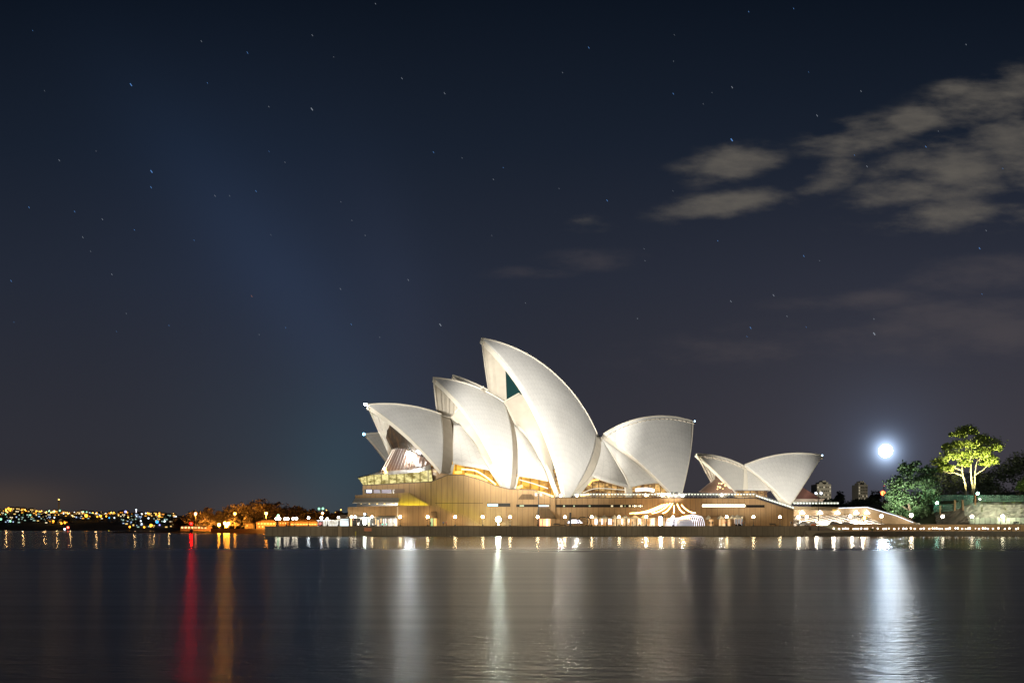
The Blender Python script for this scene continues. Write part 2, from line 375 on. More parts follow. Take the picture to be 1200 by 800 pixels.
# sea walls
sw = thing('sea_wall', 'long dark brown panelled sea wall below the big podium', 'wall', (0, 400, 0))
mb = MB(); mb.prism([(310.5, 616.6), (948, 617.2), (948, 640), (310.5, 640)], 400, 1.2); mb.build('wall_face', SEA, sw)
mb = MB(); a = W(310, 616.9, 400); b_ = W(948.5, 616.3, 400); mb.box((a.x, 399.8, a.z), (b_.x, 401.2, a.z + .28)); mb.build('coping', mat('coping_stone', (.20, .15, .09), .8, var=.2), sw)
mb = MB(); mb.bpx(396.2, 616, 400.2, 640, 399.6, .35); mb.build('pilaster', mat('pale_pilaster', (.48, .35, .2), .8), sw)
mb = MB(); mb.bpx(416, 622.3, 417.3, 627.2, 399.75, .2); mb.build('ladder_marker', mat('yellow_marker', (.7, .55, .05), .6), sw)
mb = MB(); mb.bpx(310, 627.6, 948.5, 640, 399.7, .25); mb.build('tide_band', mat('wet_weed', (.045, .04, .022), .5, var=.4, vscale=.8), sw)
mb = MB(); mb.bpx(426.7, 617.9, 435.4, 622.1, 399.5, .12); tag(mb.build('notice_board', mat('orange_board', (.85, .30, .12), .6), loc=W(431, 622, 399.5)), 'small orange board fixed on the dark sea wall', 'sign')
lw = thing('sea_wall', 'lower dark stone sea wall under the row of bar lights', 'wall', (170, 398, 0))
mb = MB(); mb.prism([(950, 622.6), (1290, 622.2), (1290, 642), (951, 642)], 398, 1.0); mb.build('wall_face', mat('rough_sea_stone', (.14, .11, .075), .85, var=.5, vscale=.7, bump=.5), lw)
mb = MB(); mb.prism([(942.5, 622.3), (946, 621.4), (988, 621.4), (988, 623.2), (956, 624.2), (951.5, 628), (950, 641), (947.8, 641), (947.5, 627)], 397.5, 1.5); mb.build('prow', mat('pale_prow_stone', (.36, .28, .18), .8, var=.2), lw)

# ------------------------------------------------------------------ sails
class Axis:
    def __init__(s, Y0, deg):
        t_ = math.radians(deg); s.o = Vector((0, Y0, 0)); s.u = Vector((math.cos(t_), math.sin(t_), 0)); s.n = Vector((math.sin(t_), -math.cos(t_), 0))
    def w(s, p, side=1): return s.o + s.u * p[0] + s.n * (p[1] * side) + Vector((0, 0, p[2]))
    def at(s, px, py, l):      # local (along, lateral, height) of a measured point lying l metres off the hall's axis
        c = Vector((0, 0, H)); d = Vector(((px - 600) / F, 1, (620 - py) / F)); t_ = (l - (c - s.o).dot(s.n)) / d.dot(s.n); p = c + d * t_
        return Vector(((p - s.o).dot(s.u), l, p.z))
AX = Axis(455, 27); BX = Axis(437 - 90 * math.tan(math.radians(23)), 23); OX = Axis(500, 6)
def slerp(a, b_, t_):
    w = a.angle(b_); return (a * math.sin((1 - t_) * w) + b_ * math.sin(t_ * w)) / math.sin(w)
def sphere_centre(T, R, P, r):
    a, b_ = T - P, R - P; c = a.cross(b_)
    cc = P + (c.cross(a) * b_.length_squared + b_.cross(c) * a.length_squared) / (2 * c.length_squared)
    h = math.sqrt(max(0, r * r - (cc - P).length_squared)); nn = c.normalized()
    c1, c2 = cc + nn * h, cc - nn * h
    return c1 if c1.y < c2.y else c2
def ridge_pts(T, R, C, N):
    Cp = Vector((C.x, 0, C.z)); return [Cp + slerp(T - Cp, R - Cp, i / N) for i in range(N + 1)]
def gcirc(a, b_, C, N): return [C + slerp(a - C, b_ - C, i / N) for i in range(N + 1)]
def sail(A, parent, r, T, R, P, nribs, thick=1.3, tile=None, N=40, M=30):
    """one sail: two mirrored spherical triangles fanning from their feet to a common ridge"""
    T, R, P = Vector(T), Vector(R), Vector(P); C = sphere_centre(T, R, P, r); rp = ridge_pts(T, R, C, N)
    mb = MB()
    for side in (1, -1):
        k0 = len(mb.v)
        for layer in (0, 1):
            for i, q_ in enumerate(rp):
                arc = gcirc(q_, P, C, M); L = (q_ - C).angle(P - C) * r
                for j, p in enumerate(arc):
                    fold = abs((i / N * nribs) % 1 - .5) * .9 if layer else 0
                    pp = C + (p - C) * ((r - (thick + fold * (1 - j / M) if layer else 0)) / r)
                    mb.uv[len(mb.v)] = (i / N * nribs, L * (1 - j / M) / 2.3); mb.v.append(tuple(A.w(pp, side)))
        n1_ = (N + 1) * (M + 1)
        def idx(layer, i, j): return k0 + layer * n1_ + i * (M + 1) + j
        def face(a, m): mb.f.append(a if side == 1 else a[::-1]); mb.mi.append(m)
        for i in range(N):
            for j in range(M):
                face((idx(0, i, j), idx(0, i, j + 1), idx(0, i + 1, j + 1), idx(0, i + 1, j)), 0)
                face((idx(1, i, j), idx(1, i + 1, j), idx(1, i + 1, j + 1), idx(1, i, j + 1)), 1)
        for j in range(M):
            face((idx(0, 0, j), idx(1, 0, j), idx(1, 0, j + 1), idx(0, 0, j + 1)), 2)
            face((idx(0, N, j), idx(0, N, j + 1), idx(1, N, j + 1), idx(1, N, j)), 1)
    o = mb.build('shell', [tile or TILE, CONC, RIM], parent, smooth=False)
    me = o.data; me.polygons.foreach_set('use_smooth', [p.material_index == 0 for p in me.polygons])
    mb = MB(); mb.tube([A.w(p) + Vector((0, 0, .16)) for p in rp], .3, 0, 6); mb.build('ridge_cap', RIM, o)
    for side in (1, -1):
        e = [A.w(p, side) for p in gcirc(T, P, C, 24)]
        mb = MB(); mb.tube(e, .2, 0, 6); mb.build('rim_edge', RIM, o)
    return T, R, P, C
def resample(pts, n):
    pts = [Vector(p) for p in pts]; d = [0]
    for a, b_ in zip(pts, pts[1:]): d.append(d[-1] + (b_ - a).length)
    # smooth interpolation through the given points
    out = []
    for i in range(n + 1):
        s_ = d[-1] * i / n; k = 0
        while k < len(d) - 2 and d[k + 1] < s_: k += 1
        u = (s_ - d[k]) / max(1e-9, d[k + 1] - d[k]); p1, p2 = pts[k], pts[k + 1]; p0 = pts[k - 1] if k else p1 * 2 - p2; p3 = pts[k + 2] if k + 2 < len(pts) else p2 * 2 - p1
        out.append(.5 * ((2 * p1) + (p2 - p0) * u + (2 * p0 - 5 * p1 + 4 * p2 - p3) * u * u + (3 * p1 - p0 - 3 * p2 + p3) * u ** 3))
    return out
def patch(A, parent, name, left, right, m, top=None, bot=None, bulge=0, thick=.5, sides=(1, -1), n=14, uvs=(4, 8), mats=None, smooth=True):
    """curved panel between two side curves (optionally with top and bottom curves) of (x, y, lateral) measurements"""
    cv_ = lambda c: [p if isinstance(p, Vector) else A.at(*p) for p in c]
    Lc, Rc = resample(cv_(left), n), resample(cv_(right), n)
    Tc = resample(cv_(top), n) if top else [Lc[0].lerp(Rc[0], i / n) for i in range(n + 1)]
    Bc = resample(cv_(bot), n) if bot else [Lc[-1].lerp(Rc[-1], i / n) for i in range(n + 1)]
    grid = []
    for j in range(n + 1):
        v = j / n; row = []
        for i in range(n + 1):
            u = i / n
            p = Lc[j] * (1 - u) + Rc[j] * u + Tc[i] * (1 - v) + Bc[i] * v - (Lc[0] * (1 - u) * (1 - v) + Rc[0] * u * (1 - v) + Lc[-1] * (1 - u) * v + Rc[-1] * u * v)
            row.append(p)
        grid.append(row)
    c0 = grid[n // 2][n // 2]; nr = (grid[n // 2][n // 2 + 1] - grid[n // 2][n // 2 - 1]).cross(grid[n // 2 + 1][n // 2] - grid[n // 2 - 1][n // 2]).normalized()
    if nr.y < 0: nr = -nr                        # outwards = away from the hall's axis
    if bulge:
        for j in range(n + 1):
            for i in range(n + 1): grid[j][i] = grid[j][i] + nr * bulge * math.sin(math.pi * j / n) * math.sin(math.pi * i / n)
    outs = []
    for side in sides:
        mb = MB(); k = (n + 1) ** 2
        for lay in (0, 1):
            for j in range(n + 1):
                for i in range(n + 1):
                    mb.uv[len(mb.v)] = (i / n * uvs[0], (1 - j / n) * uvs[1]); mb.v.append(tuple(A.w(grid[j][i] - nr * thick * lay, side)))
        ix = lambda l_, j, i: l_ * k + j * (n + 1) + i
        def face(a, mm): mb.f.append(a); mb.mi.append(mm)
        for j in range(n):
            for i in range(n):
                face((ix(0, j, i), ix(0, j + 1, i), ix(0, j + 1, i + 1), ix(0, j, i + 1)), 0)
                face((ix(1, j, i), ix(1, j, i + 1), ix(1, j + 1, i + 1), ix(1, j + 1, i)), 1)
        for j in range(n):
            face((ix(0, j, 0), ix(1, j, 0), ix(1, j + 1, 0), ix(0, j + 1, 0)), 1); face((ix(0, j, n), ix(0, j + 1, n), ix(1, j + 1, n), ix(1, j, n)), 1)
            face((ix(0, 0, j), ix(0, 0, j + 1), ix(1, 0, j + 1), ix(1, 0, j)), 1); face((ix(0, n, j), ix(1, n, j), ix(1, n, j + 1), ix(0, n, j + 1)), 1)
        o = mb.build(name, mats or [m, RIM], parent, smooth=False)
        if smooth: o.data.polygons.foreach_set('use_smooth', [p.material_index == 0 for p in o.data.polygons])
        outs.append(o)
    return outs

hall = thing('concert_hall', 'largest group of white sail roofs in front with tallest peak', 'concert hall', (12, 450, 13))
A1 = sail(AX, hall, 85.6, (-59.17, 0, 47.5), (-29.77, 0, 45.35), (-38.71, 20.46, 22.63), 14)
A2 = sail(AX, hall, 76.9, (-33.04, 0, 58.84), (-3.23, 0, 51.15), (-13.88, 24.68, 14.35), 15)
A3 = sail(AX, hall, 86.5, (-13.11, 0, 75.06), (38.25, 0, 40.6), (11.31, 22.04, 12.29), 22, 1.6)
A4 = sail(AX, hall, 100, (85.21, 0, 47.45), (41.34, 0, 40.55), (66.67, 16.45, 13.01), 20)
def back(S, n=20, t0=0, t1=1):
    T, R, P, C = S; a = gcirc(R, P, C, n); return a[int(t0 * n):int(t1 * n) + 1]
# backs of the sails and the smaller shells between them
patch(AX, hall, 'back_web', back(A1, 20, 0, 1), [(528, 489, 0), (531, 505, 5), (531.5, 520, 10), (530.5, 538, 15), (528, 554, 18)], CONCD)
s1r = [(538, 496, 4), (556, 518, 10), (570, 542, 17), (588, 569, 22.2)]; s1r2 = [(541, 498, 4.4), (565, 521, 11), (578, 540, 16.5), (585, 554, 20), (592, 571, 22.8)]
patch(AX, hall, 'side_shell', [(532, 497, 4), (531.3, 515, 9.5), (531, 530, 13.5), (531, 542, 16.5)], [(538, 496, 4), (556, 518, 10), (567, 536, 15), (574, 550, 18.6)], TILE,
      bot=[(531, 542, 16.5), (545, 545, 17.3), (560, 547.5, 18), (574, 550, 18.6)], bulge=.8, mats=[TILEG, RIM])
patch(AX, hall, 'rib', s1r, s1r2, RIM, thick=1)
patch(AX, hall, 'rib', [(529.5, 544, 16.7), (526.5, 555, 18)], [(533.5, 541.5, 16.7), (530, 555, 18)], RIM, thick=1)
patch(AX, hall, 'louvre_shell', [(528, 489, 0), (532, 492, 2), (538, 496, 4)], [(566, 452, 0), (578, 490, 6), (588, 569, 21.5)], CONC, top=[(528, 489, 0), (537, 477.5, 0), (552, 462, 0), (566, 452, 0)], bot=s1r, bulge=.6)
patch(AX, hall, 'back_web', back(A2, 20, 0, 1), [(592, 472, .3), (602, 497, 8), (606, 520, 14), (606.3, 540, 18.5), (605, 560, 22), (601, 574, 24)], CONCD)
s2r = [(604, 498, 8), (619, 514.5, 11), (629.5, 532.5, 15), (640, 550.5, 18.5), (652, 581, 21)]; s2r2 = [(607, 497, 8), (623, 514, 11), (634, 532, 15), (645, 552, 18.5), (656, 581, 21)]
patch(AX, hall, 'side_shell', [(602.5, 497, 8), (606.3, 520, 14), (606.8, 540, 18.2), (607, 557, 20)], [(604, 498, 8), (619, 514.5, 11), (629.5, 532.5, 15), (638, 548, 18), (643, 563, 19.6)], TILE,
      bot=[(607, 557, 20), (625, 559.5, 19.8), (643, 563, 19.6)], bulge=.8, mats=[TILEG, RIM])
patch(AX, hall, 'rib', s2r, s2r2, RIM, thick=1)
patch(AX, hall, 'rib', [(604.5, 559, 20), (600.5, 574, 22)], [(608.5, 556.5, 20), (604.5, 574, 22)], RIM, thick=1)
patch(AX, hall, 'louvre_shell', [(590, 470, 0), (595, 481, 3.5), (604, 497, 7.8)], [(636, 442, 0), (646, 500, 9), (656, 581, 20)], CONC, top=[(590, 470, 0), (611, 458, 0), (636, 442, 0)], bot=s2r, bulge=.6)
patch(AX, hall, 'back_web', back(A3, 20, 0, 1), [(703.8, 511, .3), (704.3, 525, 3.5), (701, 538.5, 8.5), (692.5, 557.5, 15), (671, 580, 21)], CONC)
s4r = [(706, 515, 1), (710.5, 522, 2.5), (722.5, 543, 6.5), (731.5, 558, 9.5), (737.5, 571.3, 12)]
patch(AX, hall, 'side_shell', [(705, 516, 1), (703.7, 525, 3.5), (700.7, 538.5, 8), (693, 557.5, 14.3)], s4r, TILEG, bot=[(693, 557.5, 14.3), (715, 565, 13.2), (737.5, 571.3, 12)], bulge=.8)
l4t = [(706, 514, .6), (713.5, 518.7, 2.2), (730, 530.5, 5), (745, 541.5, 7.6), (760, 554, 10), (776, 565, 12.5)]
patch(AX, hall, 'louvre_shell', s4r, l4t[0:1] + l4t[1:], TILEG, bot=[(737.5, 571.3, 12), (754, 567, 12.3), (776, 565, 12.5)], bulge=.5)
patch(AX, hall, 'rib', [(706, 514.5, .8), (711.5, 522, 2.7), (723, 542.6, 6.8), (732.5, 558, 9.8), (737, 571.5, 12.3)], [(707, 514.2, .8), (712.5, 521.6, 2.7), (724.2, 542, 6.8), (734, 557.5, 9.8), (739.5, 571.3, 12.3)], RIM, thick=.6)
patch(AX, hall, 'back_web', back(A4, 20, 0, 1), [(705, 513, .4), (713.5, 518.7, 2.2), (730, 530.5, 5), (745, 541.5, 7.6), (760, 554, 10), (776, 565, 12.5), (786, 584, 14.5)], CONC)
patch(AX, hall, 'rib', [(691.5, 556.5, 14.5), (671, 580, 20)], [(697, 558.5, 14), (679, 580, 18)], RIM, thick=1)
patch(AX, hall, 'rib', [(733, 570, 12), (735, 584, 12)], [(741, 571, 12), (741, 584, 12)], CONC, thick=1)
# glazing
FOY = lit_glass('foyer_amber_glass', (.30, .10, .008), (1, .55, .06), 1.25, (.16, .2, .45), .47, 3.4)
FOY2 = lit_glass('foyer_timber_glass', (.10, .04, .012), (1, .60, .20), 1.0, (.3, .25, .55), .52, 2.6)
FOYY = lit_glass('foyer_yellow_glass', (.16, .12, .02), (1, .86, .36), 1.1, (.35, .3, 1.0), .47, 3.0)
UPG = lit_glass('bronze_mullion_glass', (.030, .014, .006), (.34, .16, .04), .5, (.25, .2, .12), .58, 1.5)
SKIRT = mat('bronze_glass_canopy', (.26, .16, .11), .28, .35, var=.3, vscale=.5)
patch(AX, hall, 'foyer_glass', [(530, 540, 14), (528, 557, 15)], [(575, 548, 16), (590, 574, 18)], FOY, thick=.2, mats=[FOY, BRONZE])
patch(AX, hall, 'foyer_glass', [(605, 555, 17.5), (602, 577, 18.5)], [(645, 560, 17), (654, 586, 18)], FOY, thick=.2, mats=[FOY, BRONZE])
patch(AX, hall, 'foyer_glass', [(694, 555, 11.5), (672, 585, 15)], [(738, 569, 9.5), (738, 585, 9.5)], FOY2, thick=.2, mats=[FOY2, BRONZE])
patch(AX, hall, 'foyer_glass', [(737, 569, 9.5), (737, 585, 9.5)], [(778, 562, 10), (788, 585, 11)], FOY2, thick=.2, mats=[FOY2, BRONZE])
patch(AX, hall, 'louvre_glass', [(592, 426, -5), (594, 472, -3)], [(613, 440, 2), (618, 466, 2.5)], TEAL, thick=.2, sides=(1,), mats=[TEAL, DARK])
patch(AX, hall, 'louvre_glass', [(612, 456, 1.5), (628, 490, 7.5), (640, 522, 12.5), (649, 556, 16.5)], [(622, 456, 1.5), (640, 490, 7.5), (652, 522, 12.5), (660, 556, 16.5)], TEAL, thick=.2, mats=[TEAL, DARK])
patch(AX, hall, 'louvre_glass', [(548, 470, .5), (566, 500, 7), (580, 530, 14), (586, 550, 17.5)], [(558, 470, .5), (577, 500, 7), (590, 530, 14), (596, 550, 17.5)], BLACKGLASS, thick=.2, mats=[BLACKGLASS, DARK])
patch(AX, hall, 'louvre_wall', [(647, 550, 17), (655, 580, 20)], [(657, 550, 17), (662, 580, 20)], FOY2, thick=.2, mats=[FOY2, BRONZE])
patch(AX, hall, 'louvre_wall', [(583, 546, 17), (591, 573, 21)], [(590, 546, 17), (598, 573, 21)], FOY2, thick=.2, mats=[FOY2, BRONZE])
def gallery_streak(pts, r, m):
    mb = MB(); mb.tube([AX.w(p) + Vector((0, -.25, 0)) for p in resample([AX.at(*q_) for q_ in pts], 18)], r, 0, 6); mb.build('gallery_streak', m, hall)  # glowing tubes stand in for bright streaks inside the foyers
GLY = glow('gallery_yellow_light', (1, .80, .26), 2.6); GLO = glow('gallery_orange_light', (1, .58, .06), 1.8); GLW = glow('gallery_pale_streak', (.9, .82, .6), .7)
gallery_streak([(541, 549.5, 15), (556, 551, 15.6), (566, 556, 16.4), (575, 562.5, 17.2), (581, 567.5, 17.8)], .32, GLY); gallery_streak([(533, 553.5, 14.8), (541, 553, 15.1)], .55, GLO); gallery_streak([(545, 555.5, 15.5), (560, 558.5, 16.3), (571, 564, 17.3)], .5, GLO)
gallery_streak([(609, 562, 18), (624, 566, 18), (642, 572, 18.2)], .22, GLW); gallery_streak([(622, 575.5, 18.2), (636, 578, 18.3), (648, 582, 18.4)], .6, GLY); gallery_streak([(605, 572, 18.3), (612, 569, 18.2)], .6, GLO)
gallery_streak([(683, 577, 14), (700, 572, 12.5), (735, 574, 10)], .16, GLW); gallery_streak([(690, 568, 13), (694, 563, 12.5), (701, 562, 12)], .35, GLO); gallery_streak([(745, 574, 9.8), (757, 573, 10), (766, 574.5, 10.2)], .75, glow('gallery_white_light', (1, .93, .82), 2.4)); gallery_streak([(680, 580, 14), (690, 579, 13.5)], .4, GLY)
# north foyer under the first sail: tall mullioned wall, flaring bronze canopy, lit gallery
rowA = [(446, 500, -9), (470, 488, 0), (492, 520, 9)]; rowB = [(459, 527, -11), (468, 525.5, -5), (481, 528.5, 2), (503, 539, 12)]
rowC = [(444.5, 552, -14), (458, 551, -6), (474, 550, 3), (488, 548.8, 10), (505, 543.5, 15)]; rowD = [(419, 559, -15), (436, 556, -6), (462, 555.5, 4), (486, 553.5, 12), (505, 550, 17)]; rowE = [(426, 568.5, -14), (440, 567.5, -6), (465, 566.5, 4), (488, 565, 12), (507, 563.5, 17)]
up = patch(AX, hall, 'glass_wall', [rowA[0], rowB[0]], [rowA[-1], rowB[-1]], UPG, top=rowA, bot=rowB, thick=.2, sides=(1,), mats=[UPG, BRONZE])[0]
sk = patch(AX, hall, 'glass_canopy', [rowB[0], (452, 540, -13), rowC[0]], [rowB[-1], (505, 541, 14), rowC[-1]], SKIRT, top=rowB, bot=rowC, thick=.2, sides=(1,), mats=[SKIRT, BRONZE])[0]
mb = MB()
for i in range(1, 15):
    u = i / 15; a = resample([AX.at(*p) for p in rowB], 30)[int(u * 30)]; c = resample([AX.at(*p) for p in rowC], 30)[int(u * 30)]
    mb.tube([AX.w(a + Vector((-.15, 0, .1))), AX.w(c + Vector((-.2, .1, .1)))], .13, 0, 5)
mb.build('mullion', mat('pale_mullion', (.5, .42, .36), .35, .5), sk)
patch(AX, hall, 'canopy_brim', [rowC[0], rowD[0]], [rowC[-1], rowD[-1]], BRONZE, top=rowC, bot=rowD, thick=.3, sides=(1,), mats=[mat('grey_brim', (.34, .30, .25), .35, .3), BRONZE])
patch(AX, hall, 'gallery_glass', [rowD[0], rowE[0]], [rowD[-1], rowE[-1]], FOYY, top=rowD, bot=rowE, thick=.2, sides=(1,), mats=[FOYY, BRONZE])
mb = MB(); mb.prism([(503.5, 549), (519, 552.5), (530, 552.5), (530, 572), (503.5, 572)], 424.5, 3); mb.build('foot_wall', mat('brown_foot_wall', (.30, .19, .09), .7, var=.2), hall)
mb = MB(); mb.bpx(504.5, 548.5, 511.5, 556.5, 424.3, .15); mb.build('foyer_glass', FOY2, hall)
mb = MB(); c = AX.w(AX.at(481, 533.5, 4) + Vector((-1, .5, .6))); mb.ball(c, .8, 0, 10, 6); mb.build('canopy_lamp', glow('canopy_lamp_light', (.85, .93, 1), 420), hall)
mb = MB(); c = AX.w(AX.at(450.5, 549, -6)); mb.ball(c, .55, 0, 10, 6); mb.ball(c + Vector((.6, -1, -1.0)), .35, 0, 8, 5); mb.build('canopy_lamp', glow('amber_lamp_light', (1, .6, .15), 30), hall)
mb = MB(); c = AX.w(AX.at(430.3, 474, 0) + Vector((-.8, 0, .1))); mb.ball(c, .45, 0, 10, 6); mb.build('peak_lamp', glow('peak_lamp_light', (.85, .95, 1), 60), hall)
mb = MB(); c = AX.w(AX.at(813.5, 493.5, 0) + Vector((.3, 0, .1))); mb.ball(c, .32, 0, 10, 6); mb.build('peak_lamp', glow('blue_peak_lamp_light', (.5, .75, 1), 6), hall)

theatre = thing('opera_theatre', 'smaller sail roofs half hidden behind the largest white sails', 'theatre', (-20, 490, 12))
sail(OX, theatre, 62.7, (-61.91, 0, 42.1), (-37.33, 0, 38.92), (-46.53, 12.54, 21.46), 10, tile=TILEG)
sail(OX, theatre, 100, (-25.27, 0, 67.33), (18.45, 0, 36.06), (1.49, 27.47, 10.22), 18, tile=TILEG)
mb = MB(); mb.ball(OX.w((-62.4, 0, 42.2)), .6, 0, 10, 6); mb.build('peak_lamp', glow('azure_peak_lamp_light', (.25, .65, 1), 8), theatre)

rest = thing('restaurant_pavilion', 'pair of small white sails standing alone right of the large roofs', 'restaurant', (92, 440, 13))
B1 = sail(BX, rest, 99.8, (72.69, 0, 29.52), (93.0, 0, 25.62), (87.8, 6.7, 12.88), 11, 1.0, TILEG)
B2 = sail(BX, rest, 99.9, (128.48, 0, 30.36), (93.49, 0, 25.95), (103.86, 13.76, 11.22), 16, 1.0, TILE)
patch(BX, rest, 'rib', back(B1), [(875, 548, .5), (876, 560, 3), (876.5, 576, 6)], RIM)
patch(BX, rest, 'side_shell', [(875, 549, .5), (876, 560, 3), (876.5, 574, 5.5)], [(875.5, 549, .5), (886, 555.8, 2.6), (895, 564, 5), (903, 574, 7.5)], TILEG, bot=[(876.5, 574, 5.5), (890, 574, 6.5), (903, 574, 7.5)], bulge=.3)
patch(BX, rest, 'rib', [(875.5, 549, .6), (886, 555.8, 2.8), (895, 564, 5.2), (903, 573, 7.8), (913, 587, 10.8)], [(876.5, 548.6, .6), (888, 555.4, 2.8), (897, 563.4, 5.2), (905, 572, 7.8), (915, 586, 10.8)], RIM, thick=.5)
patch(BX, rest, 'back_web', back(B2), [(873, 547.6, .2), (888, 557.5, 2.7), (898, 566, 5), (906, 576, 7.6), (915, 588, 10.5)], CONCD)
BGL = lit_glass('restaurant_glass', (.06, .022, .008), (1, .55, .18), 1.0, (.5, .3, .6), .5, 1.2)
rA = [(831, 548, -5), (838, 545, 0), (850, 563, 4.5)]; rB = [(834, 563, -5.5), (840, 560, -2), (848, 562, 2), (857, 572, 5.2)]; rC = [(818.5, 576, -6), (830, 577, -1), (845, 577.5, 3), (861, 578, 6)]
patch(BX, rest, 'glass_wall', [rA[0], rB[0]], [rA[-1], rB[-1]], BGL, top=rA, bot=rB, thick=.15, sides=(1,), mats=[BGL, BRONZE])
sk = patch(BX, rest, 'glass_canopy', [rB[0], rC[0]], [rB[-1], rC[-1]], SKIRT, top=rB, bot=rC, thick=.15, sides=(1,), mats=[SKIRT, BRONZE])[0]
BGA = glow('dining_room_light', (1, .62, .22), 2.2)
for i in range(9):
    mb = MB(); p = W(840 + random.random() * 17, 565 + random.random() * 9, 424.5); mb.ball(p, .22 + random.random() * .2, 0, 6, 4); mb.build('dining_lamp', BGA, sk)
mb = MB(); mb.prism([(936, 579), (941, 571), (961, 583), (961, 585), (930, 585)], 440, 9); mb.build('glass_canopy', mat('plum_canopy', (.20, .09, .07), .3, .3, var=.2), rest)
mb = MB(); mb.prism([(925, 587.5), (930, 584.2), (966.5, 584.4), (964, 587.5)], 438, 13); mb.build('canopy_brim', mat('pale_brim', (.55, .45, .36), .5), rest)
mb = MB(); mb.bpx(864, 575, 899, 582, 424, 6); mb.build('foyer_glass', FOY2, rest)
mb = MB(); mb.bpx(863, 574, 901, 575, 423, 8); mb.build('flat_roof', mat('thin_grey_roof', (.10, .09, .08), .7), rest)
mb = MB(); mb.ball(W(963.6, 533.3, 437), .3, 0, 8, 5); mb.build('peak_lamp', glow('blue_peak_lamp_light', (.5, .75, 1), 6), rest)

# ------------------------------------------------------------------ podium
pod = thing('podium_building', 'long pink granite podium carrying all the white sails', 'building', (30, 415, 3.4))
top = [(425, 568), (505, 563.7), (525, 555.5), (545, 556), (566.7, 562.5), (580, 568.3), (597, 572.3), (625, 573), (647, 582.3), (885, 583), (930, 597.2)]
mb = MB(); mb.prism(top + [(930, 618), (425, 618)], 414, 8); mb.build('upper_wall', PINK, pod)
mb = MB()
for a, b_ in zip(top, top[1:]):
    p, q_ = W(*a, 413.6), W(*b_, 413.6); mb.prism([a, b_, (b_[0], b_[1] + 1.0), (a[0], a[1] + 1.0)], 413.7, .28)
mb.build('parapet_coping', mat('dark_coping', (.09, .06, .035), .7), pod)
mb = MB(); mb.box((-50, 422, 3.4), (-18, 500, 17.5)); mb.box((-18, 422, 3.4), (82, 540, 12.9)); mb.box((82, 422, 3.4), (99, 540, 9.3)); mb.build('terrace_deck', STONE, pod)
mb = MB(); mb.bpx(510, 589, 566, 589.5, 413.9, .09); mb.bpx(644.6, 573.5, 645.2, 618, 413.9, .08); mb.bpx(504.7, 564, 505.4, 592, 413.9, .08); mb.each('panel_joint', mat('joint_shadow_gap', (.05, .03, .02), .9), pod)
mb = MB(); mb.bpx(645, 582.8, 651, 617, 413.4, .7); mb.build('pier', PINK, pod)
# tier with the purple window row
mb = MB(); mb.bpx(427, 573, 474, 577.8, 413.8, .2); o = mb.build('window', [BLACKGLASS], pod)
mb = MB()
for x in (436.5, 446, 459): mb.bpx(x, 573, x + 1.3, 577.8, 413.6, .25)
mb.bpx(462, 572.6, 474, 577.8, 413.55, .2); mb.each('frame', mat('brown_frame', (.16, .10, .06), .7), o)
mb = MB(); mb.bpx(429.5, 573.6, 435.5, 577, 413.7, .09); mb.build('screen', glow('blue_white_screen', (.55, .6, 1), 2.6), o)
mb = MB(); mb.bpx(438, 573.6, 445, 577.4, 413.7, .09); mb.bpx(447.5, 573.6, 458.5, 577.4, 413.7, .09); mb.each('pane', glow('violet_room', (.20, .08, .30), .35), o)
mb = MB(); mb.prism([(416, 580), (469, 577.4), (478, 577), (504.5, 592.6), (466, 592.6), (466, 584), (416, 584.6)], 410.6, 1.0); mb.build('balcony_wall', PINK, pod)
mb = MB(); mb.prism([(418, 584), (467, 583.6), (467, 593.6), (418, 593.6)], 412.4, .4); o = mb.build('window', BLACKGLASS, pod)
mb = MB()
for k in range(5): mb.bpx(421 + k * 9.5 + random.random() * 3, 589.4, 422.6 + k * 9.6 + random.random() * 2, 590.6, 412.2, .1)
mb.each('room_lamp', glow('far_room_lamp', (1, .7, .25), 2), o)
def awning(x0, x1, yt, yb, Y0, Y1):
    a, b_, c, d = W(x0 + 3, yt + .4, Y0), W(x1, yt, Y0), W(x1 - 1, yb - .8, Y1), W(x0, yb, Y1); mb = MB()
    vs = [a, b_, c, d] + [p - Vector((0, 0, .25)) for p in (a, b_, c, d)]
    mb.add(vs, [(0, 3, 2, 1), (4, 5, 6, 7), (3, 7, 6, 2), (0, 4, 7, 3), (1, 2, 6, 5), (0, 1, 5, 4)]); mb.build('awning', AWN, pod)
awning(413, 468, 583, 588.6, 410.5, 407.5)
awning(405, 465, 604, 606.4, 406.9, 403.5)
mb = MB(); mb.prism([(407.5, 594), (466.7, 592), (511.7, 592), (533, 601.7), (543, 603), (565.5, 616.2), (565.5, 618), (466, 618), (466, 604.5), (407.5, 606)], 407, 1.1); mb.build('stair_wall', PINK, pod)
mb = MB(); mb.bpx(408, 602, 466.3, 618, 409.3, .5); mb.build('rear_wall', PINK, pod)
mb = MB(); mb.bpx(409.5, 606, 466, 617.5, 408.6, .2); o = mb.build('window', BLACKGLASS, pod)
CAFE = [glow('cafe_amber', (1, .62, .2), 1.5), glow('cafe_white', (1, .88, .68), 1.8), glow('cafe_green', (.1, .8, .5), 1.6), glow('cafe_red', (1, .25, .1), 1.6)]
mb = MB()
